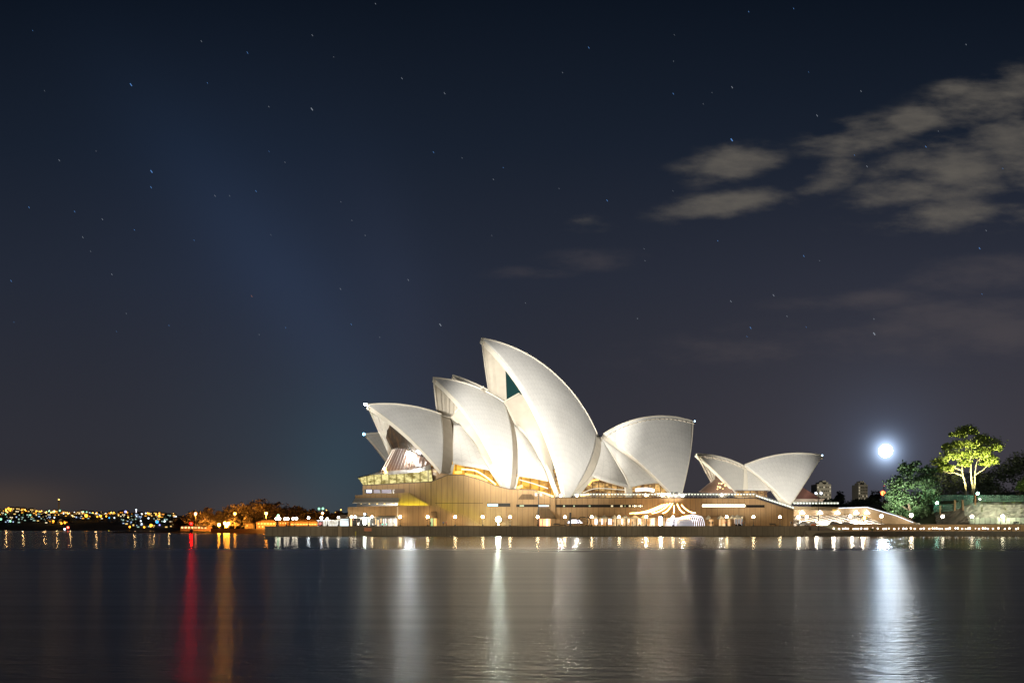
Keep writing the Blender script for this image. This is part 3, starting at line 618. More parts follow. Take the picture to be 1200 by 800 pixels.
for x, y0, y1, w, k in ((410.5, 607, 616, 2, 0), (419, 612, 615, 1.6, 1), (431.5, 611, 616, 1.2, 0), (440, 607, 614, .8, 0), (442.5, 609, 616, 1.0, 0), (446.2, 607, 614, .7, 0), (449, 607.5, 613, .6, 1), (451.3, 607, 613, .7, 1), (447.5, 613.4, 614.6, 1.4, 2), (452.4, 613, 614.8, 1.8, 2), (457.6, 607, 608.2, 1.2, 1), (457.3, 610.6, 611.6, .8, 0), (443, 613, 615, 1.2, 3), (413.5, 608, 609, 1, 3), (422.5, 607.6, 608.8, 1, 1), (433, 607.4, 608.6, 1.4, 1), (436, 613, 615, 1.2, 1), (462, 613, 616.5, 1.0, 0)):
    mb.bpx(x, y0, x + w, y1, 408.35, .12, k)
mb.each('room_lamp', CAFE, o)
mb = MB()
for x in (417.5, 427.5, 438, 453.5, 460): mb.bpx(x, 606, x + .8, 617.5, 408.2, .3)
mb.each('frame', BRONZE, o)
mb = MB(); mb.bpx(465, 592.6, 466.4, 617, 406.8, .3); mb.build('corner_post', mat('pale_corner', (.6, .5, .38), .7), pod)
# hidden strip lamps that wash the stairs yellow
mb = MB(); mb.bpx(468, 593.2, 503, 594, 409, .3); mb.each('strip_lamp', YELG, pod)
mb = MB()
for x0, y0, x1, y1 in ((513, 594, 533, 603.4), (544, 605, 562, 615.6)): mb.prism([(x0, y0), (x1, y1), (x1, y1 + .7), (x0, y0 + .7)], 409.3, .25)
mb.each('strip_lamp', YELG, pod)
def hood(x0, x1, xt0, xt1, yt, yb, m, out=3.2, Y=413.9):
    a, b_, c, d = W(xt0, yt, Y), W(xt1, yt, Y), W(x1, yb, Y - out), W(x0, yb, Y - out); e, f_ = W(x0, yb, Y), W(x1, yb, Y)
    mb = MB().add([a, b_, c, d, e, f_], [(0, 3, 2, 1), (0, 4, 3), (1, 2, 5), (3, 4, 5, 2), (0, 1, 5, 4)]); return mb.build('door_hood', m, pod)
HOODM = panel_material('brown_hood_panels', (.20, .125, .06), 1.3)
hood(607, 626, 611.7, 623, 578.7, 584.7, HOODM, 1.6); hood(626, 652, 631, 642.5, 594.5, 607.3, HOODM, 3.5); hood(503, 513, 504.5, 511.5, 599, 606.8, HOODM, 1.5, 406.95)
mb = MB(); mb.bpx(632, 607.5, 646, 617, 413.7, .25); o = mb.build('door', glow('orange_lobby', (1, .50, .16), 1.5), pod)
mb = MB(); mb.bpx(635, 608, 636.4, 617, 413.5, .15); mb.bpx(640, 607.6, 642.2, 617, 413.5, .15, 1); mb.bpx(632, 607.4, 632.7, 617, 413.45, .2); mb.each('door_leaf', [glow('red_lobby_panel', (1, .16, .05), 1.2), glow('pale_lobby_panel', (1, .8, .55), 2)], o)
mb = MB(); mb.bpx(504.5, 607, 507.3, 616.5, 406.8, .15); o = mb.build('door', glow('green_lobby', (.25, .55, .2), .8), pod)
mb = MB(); mb.bpx(508.3, 607, 511.6, 616.5, 406.7, .2); mb.build('door_leaf', glow('amber_door', (1, .55, .04), .9), o)
# slot windows
def slot(x0, x1, y0, y1, panes, mats):
    mb = MB(); mb.bpx(x0, y0, x1, y1, 413.75, .2); o = mb.build('window', BLACKGLASS, pod)
    mb = MB(); mb.bpx(x0 - .3, y0 - .5, x1 + .3, y0, 413.5, .45); mb.bpx(x0 - .3, y1, x1 + .3, y1 + .35, 413.5, .45); mb.each('sill', HOODM, o)
    if panes:
        mb = MB()
        for a, b_, k in panes: mb.bpx(a, y0 + .5, b_, y1 - .4, 413.62, .1, k)
        mb.each('pane', mats, o)
SL = [glow('slot_blue', (.35, .75, 1), 1.6), glow('slot_warm', (1, .85, .5), 1.2), glow('slot_white', (1, .88, .66), 4.5), glow('slot_green', (.4, .7, .25), .4)]
slot(571, 598, 589.6, 593.2, [(571.4, 583.4, 0), (576, 577, 3)], SL)
slot(605, 645, 591, 593.6, [(609, 614, 3), (631, 643, 0), (640, 643.5, 1)], SL)
slot(651.5, 754, 591.2, 594, [(716, 718.5, 1), (727, 729.5, 1), (732, 733, 3), (737, 739, 1)] + [(741 + k * 2.2, 742.2 + k * 2.2, (1, 2)[k % 3 == 1]) for k in range(6)] + [(660, 662, 3), (672, 673.5, 3), (690, 692, 3)], SL)
slot(822.5, 873.5, 590.3, 594, [(823 + k * 3.15, 825.9 + k * 3.15, 2) for k in range(16)], SL)
slot(874.5, 896, 591.5, 594.2, [], SL)
for px, py, Y, r in ((640, 580.6, 416, .30), (657, 580.4, 416, .36), (676, 580.4, 416, .36), (757, 580, 416, .36), (776, 580.4, 416, .30), (800, 580.6, 416, .36), (846, 580, 416, .24)):  # a few rail lamps, the rest added to brighten the water columns
    p = W(px, py, Y); mb = MB(); mb.ball(p, r, 0, 10, 6); mb.build('terrace_reflection_lamp', glow('terrace_reflection_light', (1, .93, .82), 850), pod)
# lit balustrade along the terrace
mb = MB(); x = 673
while x < 884: mb.bpx(x, 578.4, x + 2.3, 579.6, 415.0, .15); x += 3.6
for k in range(15): mb.prism([(886 + k * 3, 579.5 + k * .98), (888.3 + k * 3, 580.3 + k * .98), (888.3 + k * 3, 582.1 + k * .98), (886 + k * 3, 581.3 + k * .98)], 415.0, .15)
x = 930
while x < 981: mb.bpx(x, 588.4, x + 2.4, 590.2, 416.0, .15); x += 3.6
mb.build('light_rail', RAILG, pod)
mb = MB(); mb.bpx(672, 577.4, 885, 577.9, 415, .12); mb.bpx(672, 581, 885, 581.5, 415, .12)
x = 672
while x < 886: mb.bpx(x, 577.5, x + .35, 583.5, 415.2, .12); x += 5.2
mb.prism([(885, 577.8), (930, 592.5), (930, 593), (885, 578.3)], 415.1, .12); mb.bpx(930, 587.4, 983, 587.9, 416.1, .12); mb.build('handrail', mat('steel_rail', (.3, .3, .27), .4, .6), pod)

# lit restaurant arcade in the podium, behind the umbrellas
ARC = lit_glass('arcade_glow', (.55, .22, .05), (1, .70, .36), 1.15, (.4, .4, .5), .42, 3.2)
mb = MB(); mb.bpx(690, 606.5, 800, 617.4, 413.6, .3); o = mb.build('arcade_glass', ARC, pod)
mb = MB(); mb.bpx(688, 604.5, 872, 605.1, 411.5, 2.4); mb.build('arcade_lintel', HOODM, pod)
mb = MB()
for x in (691, 700, 711, 722, 733.5, 745, 757, 768, 779, 790, 800): mb.bpx(x, 605, x + 1.5, 617.4, 413.0, .5)
mb.each('pillar', PINK, o)
mb = MB()
for x, w in ((697, 3), (713, 3.5), (748, 3), (728, 2), (763, 3), (705, 1.4), (736, 1.6)): mb.bpx(x, 608, x + w, 614, 413.3, .1, (x < 720) + 0)
mb.each('shop_light', [glow('shop_warm_white', (1, .88, .66), 3), glow('shop_cool', (.75, .85, 1), 3)], o)
mb = MB(); mb.bpx(862, 603.6, 870.5, 617, 413.4, .4); o = mb.build('kiosk_opening', BLACKGLASS, pod)
mb = MB()
for k in range(6): mb.bpx(860.5 + k * 1.7, 607, 861.3 + k * 1.7, 613 + k % 3, 413.2, .1, k % 2)
mb.each('shelf_light', [glow('shelf_warm', (.8, .5, .35), .7), glow('shelf_cool', (.6, .65, .7), .7)], o)
mb = MB()
for x0, x1 in ((831, 836), (843, 850), (853, 856)): mb.bpx(x0, 608, x1, 616, 413.4, .2)
mb.each('arcade_glass', ARC, pod)

# ------------------------------------------------------------------ promenade lamps and furniture
def globe_lamp(px, py, Y, zb, m, label, r=.43, group='globe lamps along the promenade', double=0):
    p = W(px, py, Y); base = Vector((p.x, Y, zb)); t_ = thing('street_lamp', label, 'street lamp', base, group)
    mb = MB(); mb.lathe(base, [(.28, 0), (.28, .35), (.12, .5), (.075, .9), (.06, p.z - zb - r * .8)], 0, 8); mb.build('pole', DARK, t_)
    mb = MB(); mb.lathe(Vector((p.x, Y, p.z - r * 1.02)), [(.1, -.15), (.22, 0), (.25, .12), (.2, .2)], 0, 8); mb.build('collar', DARK, t_)
    mb = MB(); mb.ball((p.x - double, Y, p.z), r, 0, 14, 10)
    mb.build('globe', m, t_, smooth=True)
    if double:
        mb = MB(); mb.ball((p.x + double, Y, p.z), r, 0, 14, 10); mb.build('globe', m, t_, smooth=True)
        mb = MB(); mb.tube([(p.x - double, Y, p.z - r * .9), (p.x + double, Y, p.z - r * .9)], .06, 0, 6); mb.build('arm', DARK, t_)
    return t_
front = {436: 'in front of the dark glass café at the podium corner', 469: 'at the pale corner post of the stair wall', 501.2: 'beside the small hooded green door',
         533.4: 'under the middle of the sloping stair wall', 565.7: 'at the foot of the sloping stair wall', 597.7: 'just right of the blazing floodlight', 630: 'at the left edge of the large brown door hood',
         662: 'between the large brown hood and the black hoops', 693.5: 'at the first café umbrella beside the black hoops', 725.5: 'among the middle café umbrellas', 757.4: 'under the left ends of the festoon strings',
         788.6: 'under the centre of the festoon strings', 851.6: 'between the two groups of small umbrellas', 883: 'on bare wall right of the dark kiosk opening', 914: 'near the right end of the podium wall'}
for x, d in front.items(): globe_lamp(x, 605.4, 404, 3.47, WARMG if x > 430 else WHITEG, 'single warm globe lamp ' + d)
globe_lamp(414, 605.4, 404, 3.47, WHITEG, 'twin globe lamp at the far left corner of the podium', double=.62)
for x, y, m, d, dbl in ((325.7, 607.5, WHITEG, 'twin globe lamp nearest the left tip of the sea wall', .55), (335.6, 607.6, WHITEG, 'second twin globe lamp from the tip of the sea wall', .5), (345.5, 607.2, WHITEG, 'third twin globe lamp from the tip of the sea wall', .55),
                  (361.5, 606.6, COOLG, 'cool white lamp before the long orange shed', 0), (376.6, 606.4, COOLG, 'cool white lamp at the left end of the lit pavilion', 0), (383.6, 607.8, WHITEG, 'small warm lamp over the middle of the lit pavilion', 0), (396.6, 605.9, WHITEG, 'warm lamp standing above the sea wall pilaster', 0)):
    globe_lamp(x, y, 406, 3.47, m, d, .42, double=dbl)
t_ = thing('street_lamp', 'small green lamp high above the twin globe at the wall tip', 'street lamp', W(326, 617, 409))
mb = MB(); p = W(326, 604, 409); mb.tube([(p.x, 409, 3.4), (p.x, 409, p.z)], .06, 0, 6); mb.build('pole', DARK, t_)
mb = MB(); mb.ball(p, .35); mb.build('globe', glow('small_green_lamp', (.4, 1, .55), 22), t_)
# the blazing floodlight on the promenade and two tall white light columns
p = W(584, 608.3, 402.5); t_ = thing('floodlight_stand', 'blazing greenish white floodlight on the promenade facing the water', 'floodlight', (p.x, 402.5, 3.46))
mb = MB(); mb.box((p.x - .5, 402.3, 3.46), (p.x + .5, 403, 3.75)); mb.tube([(p.x, 402.7, 3.7), (p.x, 402.7, p.z - .8)], .09, 0, 8); mb.build('stand', DARK, t_)
mb = MB(); mb.box((p.x - 1.0, 402.55, p.z - .75), (p.x + 1.0, 403.1, p.z + .75)); mb.build('housing', DARK, t_)
mb = MB(); mb.ball((p.x, 402.5, p.z), .78, 0, 16, 10); mb.build('lens', FLOODG, t_, smooth=True)
mb = MB(); mb.box((p.x - .3, 402.2, 3.75), (p.x + .3, 402.5, 4.3)); mb.build('warm_panel', glow('floodlight_foot_lamp', (1, .7, .3), 12), t_)
def light_column(px, y0, y1, label, dark):
    a = W(px, y1, 402.6); b_ = W(px, y0, 402.6); t_ = thing('light_column', label, 'light column', (a.x, 402.6, 3.46))
    mb = MB(); mb.tube([(a.x, 402.6, 3.46), (a.x, 402.6, a.z)], .2, 0, 8); mb.build('base', DARK, t_)
    mb = MB(); mb.tube([a, b_], .42, 0, 10); mb.build('tube', glow('white_column_light', (.92, 1, .92), 50), t_)
    mb = MB(); mb.lathe(b_, [(.45, 0), (.5, .1), (.3, .6), (.28, .65)], 0, 10); mb.build('cap', DARK, t_)
    if dark: mb = MB(); mb.box((a.x + .45, 402.7, 3.46), (a.x + 1.0, 403.3, b_.z + 1.1)); mb.build('post', DARK, t_)
light_column(427.2, 605.6, 614, 'glowing white light column in front of the corner café', False)
light_column(774, 605.2, 615, 'glowing white light column beside the lit hoop tunnel', True)
p = W(427.5, 602, 402.8); t_ = thing('security_camera', 'pole camera with pale lamp above the left light column', 'camera pole', (p.x, 402.8, 3.46))
mb = MB(); mb.tube([(p.x + .3, 402.9, 3.46), (p.x + .3, 402.9, p.z + .2)], .07, 0, 6); mb.build('pole', DARK, t_)
mb = MB(); mb.ball(p, .33, 0, 8, 6); mb.build('lamp', glow('pale_blue_lamp', (.75, .85, 1), 14), t_)
mb = MB(); mb.box((p.x + .3, 402.6, p.z - .3), (p.x + .8, 403.1, p.z + .4)); mb.build('housing', DARK, t_)

# masts carrying floodlights
def mast(px, ytop, ybot, Y, zb, label, lampmat, tgt=None, en=0, col=(1, .95, .85), cone=60):
    p = W(px, ytop, Y); t_ = thing('lamp_mast', label, 'mast', (p.x, Y, zb))
    mb = MB(); mb.tube([(p.x, Y, zb), (p.x, Y, p.z)], [.17, .10], 0, 8); mb.build('pole', DARK, t_)
    mb = MB(); mb.box((p.x - 1.0, Y - .1, p.z - .1), (p.x + 1.0, Y + .1, p.z + .08)); mb.build('crossbar', DARK, t_)
    for dx in (-.85, .85):
        mb = MB(); mb.box((p.x + dx - .38, Y - .3, p.z - .7), (p.x + dx + .38, Y + .25, p.z + .3)); h = mb.build('lamp_head', mat('grey_lamp_head', (.35, .35, .36), .5, .4), t_)
        if lampmat: mb = MB(); mb.ball((p.x + dx, Y - .3, p.z - .2), .3, 0, 10, 6); mb.build('lens', lampmat, h)
    if tgt: spot('floodlight', (p.x, Y + .6, p.z + .6), tgt, en, cone, col, .8, .5)
mast(631, 578.5, 617, 404.5, 3.46, 'thin dark mast with two lamp heads before the large door hood', None, W(663, 535, 436), 1.3e4, cone=75)
mast(790, 577, 617, 404.5, 3.46, 'thin dark mast standing through the centre of the festoon strings', None, W(775, 540, 465), 2.2e4, cone=80)
mast(959, 577, 620, 398.8, 1.7, 'tall dark mast with cool white lamps at the right podium end', glow('mast_cool_lamp', (.75, .87, 1), 22), W(915, 555, 428), 2.0e4, cone=75)
# sail floods hidden behind the terrace parapets
def terrace_flood(px, py, Y, tgt, en, cone=80, col=(1, .96, .88)):
    p = W(px, py, Y); spot('floodlight', p, tgt, en, cone, col, .8, .4)

# festoon strings fanned from the mast
for k, (x1, y1, x0, y0, Yb) in enumerate(((738, 600.8, 776, 590.8, 409), (751, 600.6, 782, 589.6, 408), (764, 600.8, 785.5, 588.8, 406), (776.5, 600.8, 788.3, 588.8, 405.2), (789.4, 600.6, 790, 591.5, 404), (802, 600.4, 793.4, 589.6, 406), (815, 600.2, 798.6, 590.8, 408), (744, 601, 779, 590.2, 408.5))):
    a = W(x0, y0, 404.4 if k == 4 else 405); b_ = W(x1, y1, Yb); pts = []
    for i in range(13):
        u = i / 12; p = a.lerp(b_, u); p.z -= 0.75 * math.sin(math.pi * u); pts.append(p)
    t_ = thing('festoon_string', ('lowest reaching amber festoon string of the fan, far left', 'second amber festoon string from the fan\'s left', 'amber festoon string left of centre in the fan', 'amber festoon string just left of the mast',
        'short upright amber festoon string hanging down the mast', 'amber festoon string just right of the mast', 'amber festoon string at the fan\'s right end', 'amber festoon string doubling the leftmost string of the fan')[k], 'string lights', pts[-1], 'festoon strings fanned from the mast')
    mb = MB(); mb.tube(pts, .05, 0, 5); mb.build('cable', DARK, t_)
    mb = MB(); mb.tube([p - Vector((0, 0, .12)) for p in pts], .135, 0, 6); mb.build('bulbs', FESTG, t_)

# glowing hoop tunnel
t_ = thing('hoop_tunnel', 'tunnel of glowing white hoops on the promenade under the festoons', 'tunnel', W(804, 616, 405))
for k in range(22):
    u = k / 21; px = 783 + 32 * u if k < 12 else 800 + (k - 12) * 2.3
    hh = (10.2 - 0.15 * k) * .35 if k < 12 else (13.8 - abs(k - 17) * .55); hh = 8.6 + k * .15 if k < 12 else hh
    base = W(px, 616.4, 404.6 + .12 * k); hz = hh * .293; rx = 1.5 if k < 12 else 2.1
    pts = [(base.x + .75 * rx * math.cos(a) + (1 - k / 21) * .2, base.y + 1.6 * rx * .35 * math.cos(a), 3.47 + hz * math.sin(a)) for a in [math.pi * i / 14 for i in range(15)]]
    mb = MB(); mb.tube(pts, .10, 0, 6); mb.build('hoop', [HOOPG, FESTG, HOOPG][1 if k in (12, 13, 14) else 0], t_)
mb = MB(); a = W(792, 616, 406.5); mb.lathe((a.x + 2.6, 407.2, 3.47), [(3.6, 0), (3.5, 1.4), (2.6, 2.3), (.8, 2.7), (.05, 2.75)], 0, 18); mb.build('liner', glow('tunnel_liner', (.86, .82, .95), .28), t_)

# black ring sculpture with a lit plate
t_ = thing('ring_sculpture', 'black post and rings round a lit white plate on the promenade', 'sculpture', W(677, 616.5, 405))
mb = MB(); mb.bpx(667.3, 600.3, 669.4, 617, 405, .7); mb.build('post', DARK, t_)
def ring(cx, cyy, rx, ry, a0, a1):
    mb = MB(); mb.tube([W(cx + rx * math.cos(a), cyy - ry * math.sin(a), 405.4) for a in [a0 + (a1 - a0) * i / 20 for i in range(21)]], .17, 0, 6); mb.build('ring', DARK, t_)
ring(672, 614.5, 7.5, 7.6, 0.2, math.pi); ring(683, 611, 6, 5.7, -1.2, 3.6); ring(688, 611, 3.5, 5.5, -1.3, 1.5)
mb = MB(); mb.prism([(664.5, 611.2), (670, 608.6), (678, 608.3), (683, 612.6), (664.5, 613)], 405.6, .12); mb.build('plate', glow('white_plate_light', (.92, .9, 1), 2.2), t_)

# café umbrellas
def umbrella(px, ytop, yedge, w, Y, label, tilt=0):
    c = W(px, yedge, Y); topz = W(px, ytop, Y).z; t_ = thing('cafe_umbrella', label, 'umbrella', (c.x, Y, 3.46), 'small beige umbrellas at the promenade café')
    mb = MB(); mb.tube([(c.x, Y, 3.46), (c.x, Y, topz)], .05, 0, 6); mb.build('pole', DARK, t_)
    R_ = w * Y / F / 2; mb = MB(); n = 8
    vs = [(c.x, Y, topz)] + [(c.x + R_ * math.cos(2 * math.pi * i / n + .39), Y + R_ * math.sin(2 * math.pi * i / n + .39), c.z + (tilt * math.cos(2 * math.pi * i / n))) for i in range(n)]
    vs += [(x, y, z - .3) for x, y, z in vs[1:]]
    mb.add(vs, [(0, 1 + i, 1 + (i + 1) % n) for i in range(n)] + [(1 + i, 1 + n + i, 1 + n + (i + 1) % n, 1 + (i + 1) % n) for i in range(n)]); mb.build('canopy', CANVAS, t_)
    mb = MB(); mb.lathe((c.x, Y, 3.46), [(.4, 0), (.4, .1), (.08, .16)], 0, 8); mb.build('base', DARK, t_)
for px, lab in ((697.5, 'small beige umbrella nearest the black rings'), (708.3, 'small beige umbrella second from the black rings'), (720, 'small beige umbrella left of the middle café lamp'), (733, 'small beige umbrella right of the middle café lamp'), (744, 'small beige umbrella before the last arcade bays'), (755, 'small beige umbrella under the leftmost festoon string')):
    umbrella(px, 603.2, 606.6, 11.5, 408.5, lab)
umbrella(830, 603.2, 606.5, 6, 408, 'small tilted beige umbrella right beside the hoop tunnel', .35)
umbrella(844.5, 603.4, 606.7, 9, 408, 'small beige umbrella left of the dark kiosk pair')
umbrella(858.5, 603, 606.8, 10, 408.2, 'left umbrella of the pair before the dark kiosk'); umbrella(864, 602.6, 606.8, 13, 407.8, 'right umbrella of the pair before the dark kiosk')

# people: one continuous skinned figure per pose
def person_mesh(pose):
    J = dict(pelvis=(0, 0, .95), chest=(0, 0, 1.28), neck=(0, 0, 1.47), head=(0, -.02, 1.60), crown=(0, -.01, 1.72), ls=(-.19, 0, 1.40), rs=(.19, 0, 1.40),
             le=(-.25, .02, 1.13), re=(.25, .02, 1.13), lw=(-.25, -.08, .90), rw=(.25, -.08, .90), lf=(-.25, -.11, .80), rf=(.25, -.11, .80),
             lh=(-.10, 0, .90), rh=(.10, 0, .90), lk=(-.11, -.02, .50), rk=(.11, -.02, .50), la=(-.11, .03, .09), ra=(.11, .03, .09), lt=(-.12, -.14, .04), rt=(.12, -.14, .04))
    if pose == 'walk':
        J.update(lk=(-.11, -.16, .52), la=(-.11, -.22, .10), lt=(-.11, -.40, .05), rk=(.11, .06, .50), ra=(.11, .30, .14), rt=(.11, .16, .04), le=(-.25, .12, 1.15), lw=(-.24, .14, .92), lf=(-.24, .13, .82), re=(.25, -.08, 1.14), rw=(.24, -.24, .96), rf=(.24, -.31, .90))
    E_ = [('pelvis', 'chest'), ('chest', 'neck'), ('neck', 'head'), ('head', 'crown'), ('chest', 'ls'), ('ls', 'le'), ('le', 'lw'), ('lw', 'lf'), ('chest', 'rs'), ('rs', 're'), ('re', 'rw'), ('rw', 'rf'),
          ('pelvis', 'lh'), ('lh', 'lk'), ('lk', 'la'), ('la', 'lt'), ('pelvis', 'rh'), ('rh', 'rk'), ('rk', 'ra'), ('ra', 'rt')]
    Rr = dict(pelvis=.15, chest=.16, neck=.06, head=.10, crown=.075, ls=.075, rs=.075, le=.048, re=.048, lw=.036, rw=.036, lf=.04, rf=.04, lh=.10, rh=.10, lk=.065, rk=.065, la=.045, ra=.045, lt=.04, rt=.04)
    ks = list(J); me = bpy.data.meshes.new('person'); me.from_pydata([J[k] for k in ks], [(ks.index(a), ks.index(b_)) for a, b_ in E_], [])
    o = bpy.data.objects.new('person_skeleton', me); COL.objects.link(o)
    sk_ = o.modifiers.new('skin', 'SKIN'); o.modifiers.new('sub', 'SUBSURF').levels = 1
    for i, k in enumerate(ks):
        me.skin_vertices[0].data[i].radius = (Rr[k], Rr[k] * (.75 if k in ('chest', 'pelvis') else 1)); me.skin_vertices[0].data[i].use_root = (k == 'pelvis')
    dg = bpy.context.evaluated_depsgraph_get(); out = bpy.data.meshes.new_from_object(o.evaluated_get(dg)); bpy.data.objects.remove(o); out.name = 'person'
    return out
PM = {k: person_mesh(k) for k in ('stand', 'walk')}
def dress(pose, shirt, trousers):
    me = PM[pose].copy(); me.materials.clear()
    for m in (PEOPLE_M[0], shirt, trousers, PEOPLE_M[5]): me.materials.append(m)
    for p in me.polygons:
        z = p.center.z; p.material_index = 3 if (z > 1.64 or (z > 1.56 and p.center.y > .03)) else 0 if (z > 1.44 or (z < .93 and abs(p.center.x) > .2)) else 1 if z > .97 else 2
        p.use_smooth = True
    return me
OUT = [('pale shirt', dress('stand', PEOPLE_M[2], PEOPLE_M[1])), ('dark clothes', dress('walk', PEOPLE_M[1], PEOPLE_M[1])), ('red shirt', dress('stand', PEOPLE_M[3], PEOPLE_M[1])), ('blue shirt', dress('walk', PEOPLE_M[4], PEOPLE_M[1])), ('dark clothes', dress('stand', PEOPLE_M[1], PEOPLE_M[1]))]
def person(px, Y, zb, k, where, rz=None):
    nm, me = OUT[k % 5]; o = bpy.data.objects.new('person', me); COL.objects.link(o); p = W(px, 616, Y); o.location = (p.x, Y, zb)
    o.rotation_euler = (0, 0, rz if rz is not None else random.uniform(0, 6.28)); s_ = random.uniform(.95, 1.06); o.scale = (s_, s_, s_)
    tag(o, 'person in %s %s' % (nm, where), 'person', 'people on the waterside walks')
for px, Y, k, d in ((504.5, 405.4, 4, 'before the small green door'), (519.5, 403, 3, 'walking right of the small green door'), (523, 403.3, 2, 'beside the walker in blue near the stair wall'), (700.5, 406.5, 1, 'under the umbrella nearest the rings'), (703, 405.5, 4, 'left of the second café umbrella'), (711, 406, 2, 'right of the second café umbrella'), (714.5, 405, 3, 'between second and third café umbrellas'),
                    (718.5, 406.2, 2, 'near the third café umbrella pole'), (728, 405.2, 1, 'right of the middle café lamp'), (737, 406, 0, 'by the fourth café umbrella'), (741, 405, 4, 'left of the fifth café umbrella'), (749, 405.5, 1, 'before the last lit arcade bay'), (765, 405, 4, 'left of the tall white light column'), (831.5, 406, 1, 'below the tilted umbrella'), (835, 405.4, 4, 'right of the tilted umbrella'), (850.5, 405.5, 2, 'below the lamp between umbrella groups'), (869.8, 405.4, 2, 'at the right edge of the dark kiosk'), (872.6, 405, 4, 'just right of the dark kiosk'), (927, 406, 1, 'near the right end of the podium wall'), (421, 404.6, 0, 'between the twin lamp and the white column'), (446, 404.4, 2, 'before the corner café glass')):
    person(px, Y, 3.46, k, d)
# café tables and bench before the wall
def cafe_table(px, Y, label):
    p = W(px, 616, Y); t_ = thing('cafe_table', label, 'table', (p.x, Y, 3.46), 'café tables along the promenade')
    mb = MB(); mb.lathe((p.x, Y, 3.46), [(.28, 0), (.05, .05), (.05, .70)], 0, 8); mb.build('leg', DARK, t_)
    mb = MB(); mb.lathe((p.x, Y, 4.16), [(.45, 0), (.47, .02), (.45, .045)], 0, 12); mb.build('tabletop', mat('table_wood', (.3, .2, .12), .5), t_)
    for s_ in (-1, 1):
        mb = MB(); x = p.x + s_ * .8; mb.box((x - .22, Y - .22, 3.9), (x + .22, Y + .22, 3.95)); mb.box((x + s_ * .2 - .02, Y - .22, 3.95), (x + s_ * .2 + .02, Y + .22, 4.35))
        for ax_, ay in ((-.19, -.19), (.19, -.19), (-.19, .19), (.19, .19)): mb.tube([(x + ax_, Y + ay, 3.46), (x + ax_, Y + ay, 3.9)], .018, 0, 5)
        c = mb.build('cafe_chair', DARK, loc=(x, Y, 3.46)); tag(c, 'dark café chair %s the table %s' % ('left of' if s_ < 0 else 'right of', label.split('table ', 1)[1]), 'chair', 'café chairs along the promenade')
for px, d in ((693, 'beside the black rings'), (704, 'under the second umbrella'), (722, 'below the middle café lamp'), (731, 'between the third and fourth umbrellas'), (739, 'near the fourth umbrella'), (746.5, 'under the fifth umbrella'), (753, 'below the leftmost festoon string'), (838, 'between tilted umbrella and the next one')):
    cafe_table(px, 404.6, 'small round café table ' + d)
def bench(px, label):
    p = W(px, 616, 403); t_ = thing('bench', label, 'bench', (p.x, 403, 3.46)); mb = MB(); mb.box((p.x - 1.1, 402.8, 3.88), (p.x + 1.1, 403.25, 3.96)); mb.build('seat', BARKD, t_)
    mb = MB(); mb.box((p.x - 1.1, 403.25, 3.98), (p.x + 1.1, 403.32, 4.4)); mb.build('backrest', BARKD, t_)
    for s_ in (-.9, .9): mb = MB(); mb.box((p.x + s_ - .06, 402.82, 3.46), (p.x + s_ + .06, 403.3, 3.88)); mb.build('leg', DARK, t_)
bench(905.5, 'dark bench below the bare wall between the last two lamps'); bench(652.5, 'dark bench between the large hood and the black post')

# ------------------------------------------------------------------ right: concourse under the steps
con = thing('concourse_building', 'brightly lit concourse under broad steps right of the podium', 'building', (125, 420, 3.6))
mb = MB(); mb.prism([(929.5, 593), (981.5, 594), (981.5, 598.2), (929.5, 597)], 416, 14); mb.build('ledge', mat('ledge_stone', (.42, .33, .2), .8, var=.15), con)
mb = MB(); mb.prism([(929, 596), (981, 597), (1018, 595), (1052, 605), (1072, 613), (1072, 618), (929, 618)], 434, .8); mb.build('rear_wall', mat('pale_lit_wall', (.62, .54, .44), .8, var=.1), con)
mb = MB(); mb.prism([(981, 595.2), (1017, 594), (1052, 604), (1073, 612.6), (1073, 616), (1041, 615), (1012, 603.4), (981, 603.4), (929.5, 604), (929.5, 598)], 418, 1.2); mb.build('stair_flank', mat('flank_stone', (.40, .29, .17), .8, var=.15), con)
mb = MB()
for k in range(14):
    x0 = 915 + k * 9.5; a = W(x0, 602.8, 433); b_ = W(x0 + 46, 616.5, 421); d = (b_ - a)
    mb.tube([a, b_], .42, 0, 4)
mb.build('soffit_beam', mat('white_soffit_beam', (.74, .66, .56), .7), con)
mb = MB()
for x0, y0, x1, y1 in ((983, 594.6, 1017, 593.6), (1017, 593.8, 1050, 603.4), (1050, 603.4, 1070, 611.4)):
    mb.prism([(x0, y0), (x1, y1), (x1, y1 + .8), (x0, y0 + .8)], 417.7, .2)
mb.build('handrail_light', glow('cool_handrail_light', (.72, .84, 1), 1.5), con)
mb = MB(); mb.prism([(981, 594.0), (1017, 592.8), (1052, 602.6), (1074, 611.6), (1074, 612.4), (1052, 603.3), (1017, 593.5), (981, 594.7)], 417.3, .2); mb.build('handrail', BRONZE, con)
mb = MB(); mb.bpx(975.6, 596.6, 980.4, 598, 415.8, .15); mb.build('sign_panel', glow('amber_sign', (1, .6, .05), .9), con)
for x in (940, 961, 981.4, 1003.3, 1016): 
    mb = MB(); p = W(x, 600, 416.5); mb.lathe(p, [(.95, -.45), (.9, -.3), (.5, .15), (.12, .45), (.05, .8)], 0, 12); mb.build('pendant_lamp', glow('pendant_white', (1, .97, .92), 17), con)
    pl_ = bpy.data.lights.new('beam_fill_light', 'POINT'); pl_.energy = 2400; pl_.color = (1, .93, .82); pl_.shadow_soft_size = .5; po_ = bpy.data.objects.new('beam_fill_light', pl_); COL.objects.link(po_); po_.location = (p.x, 421.5, p.z - 2.6)  # extra point lights behind the pendants, added to brighten the beams
CONCL = glow('concourse_globe', (1, .86, .66), 30)
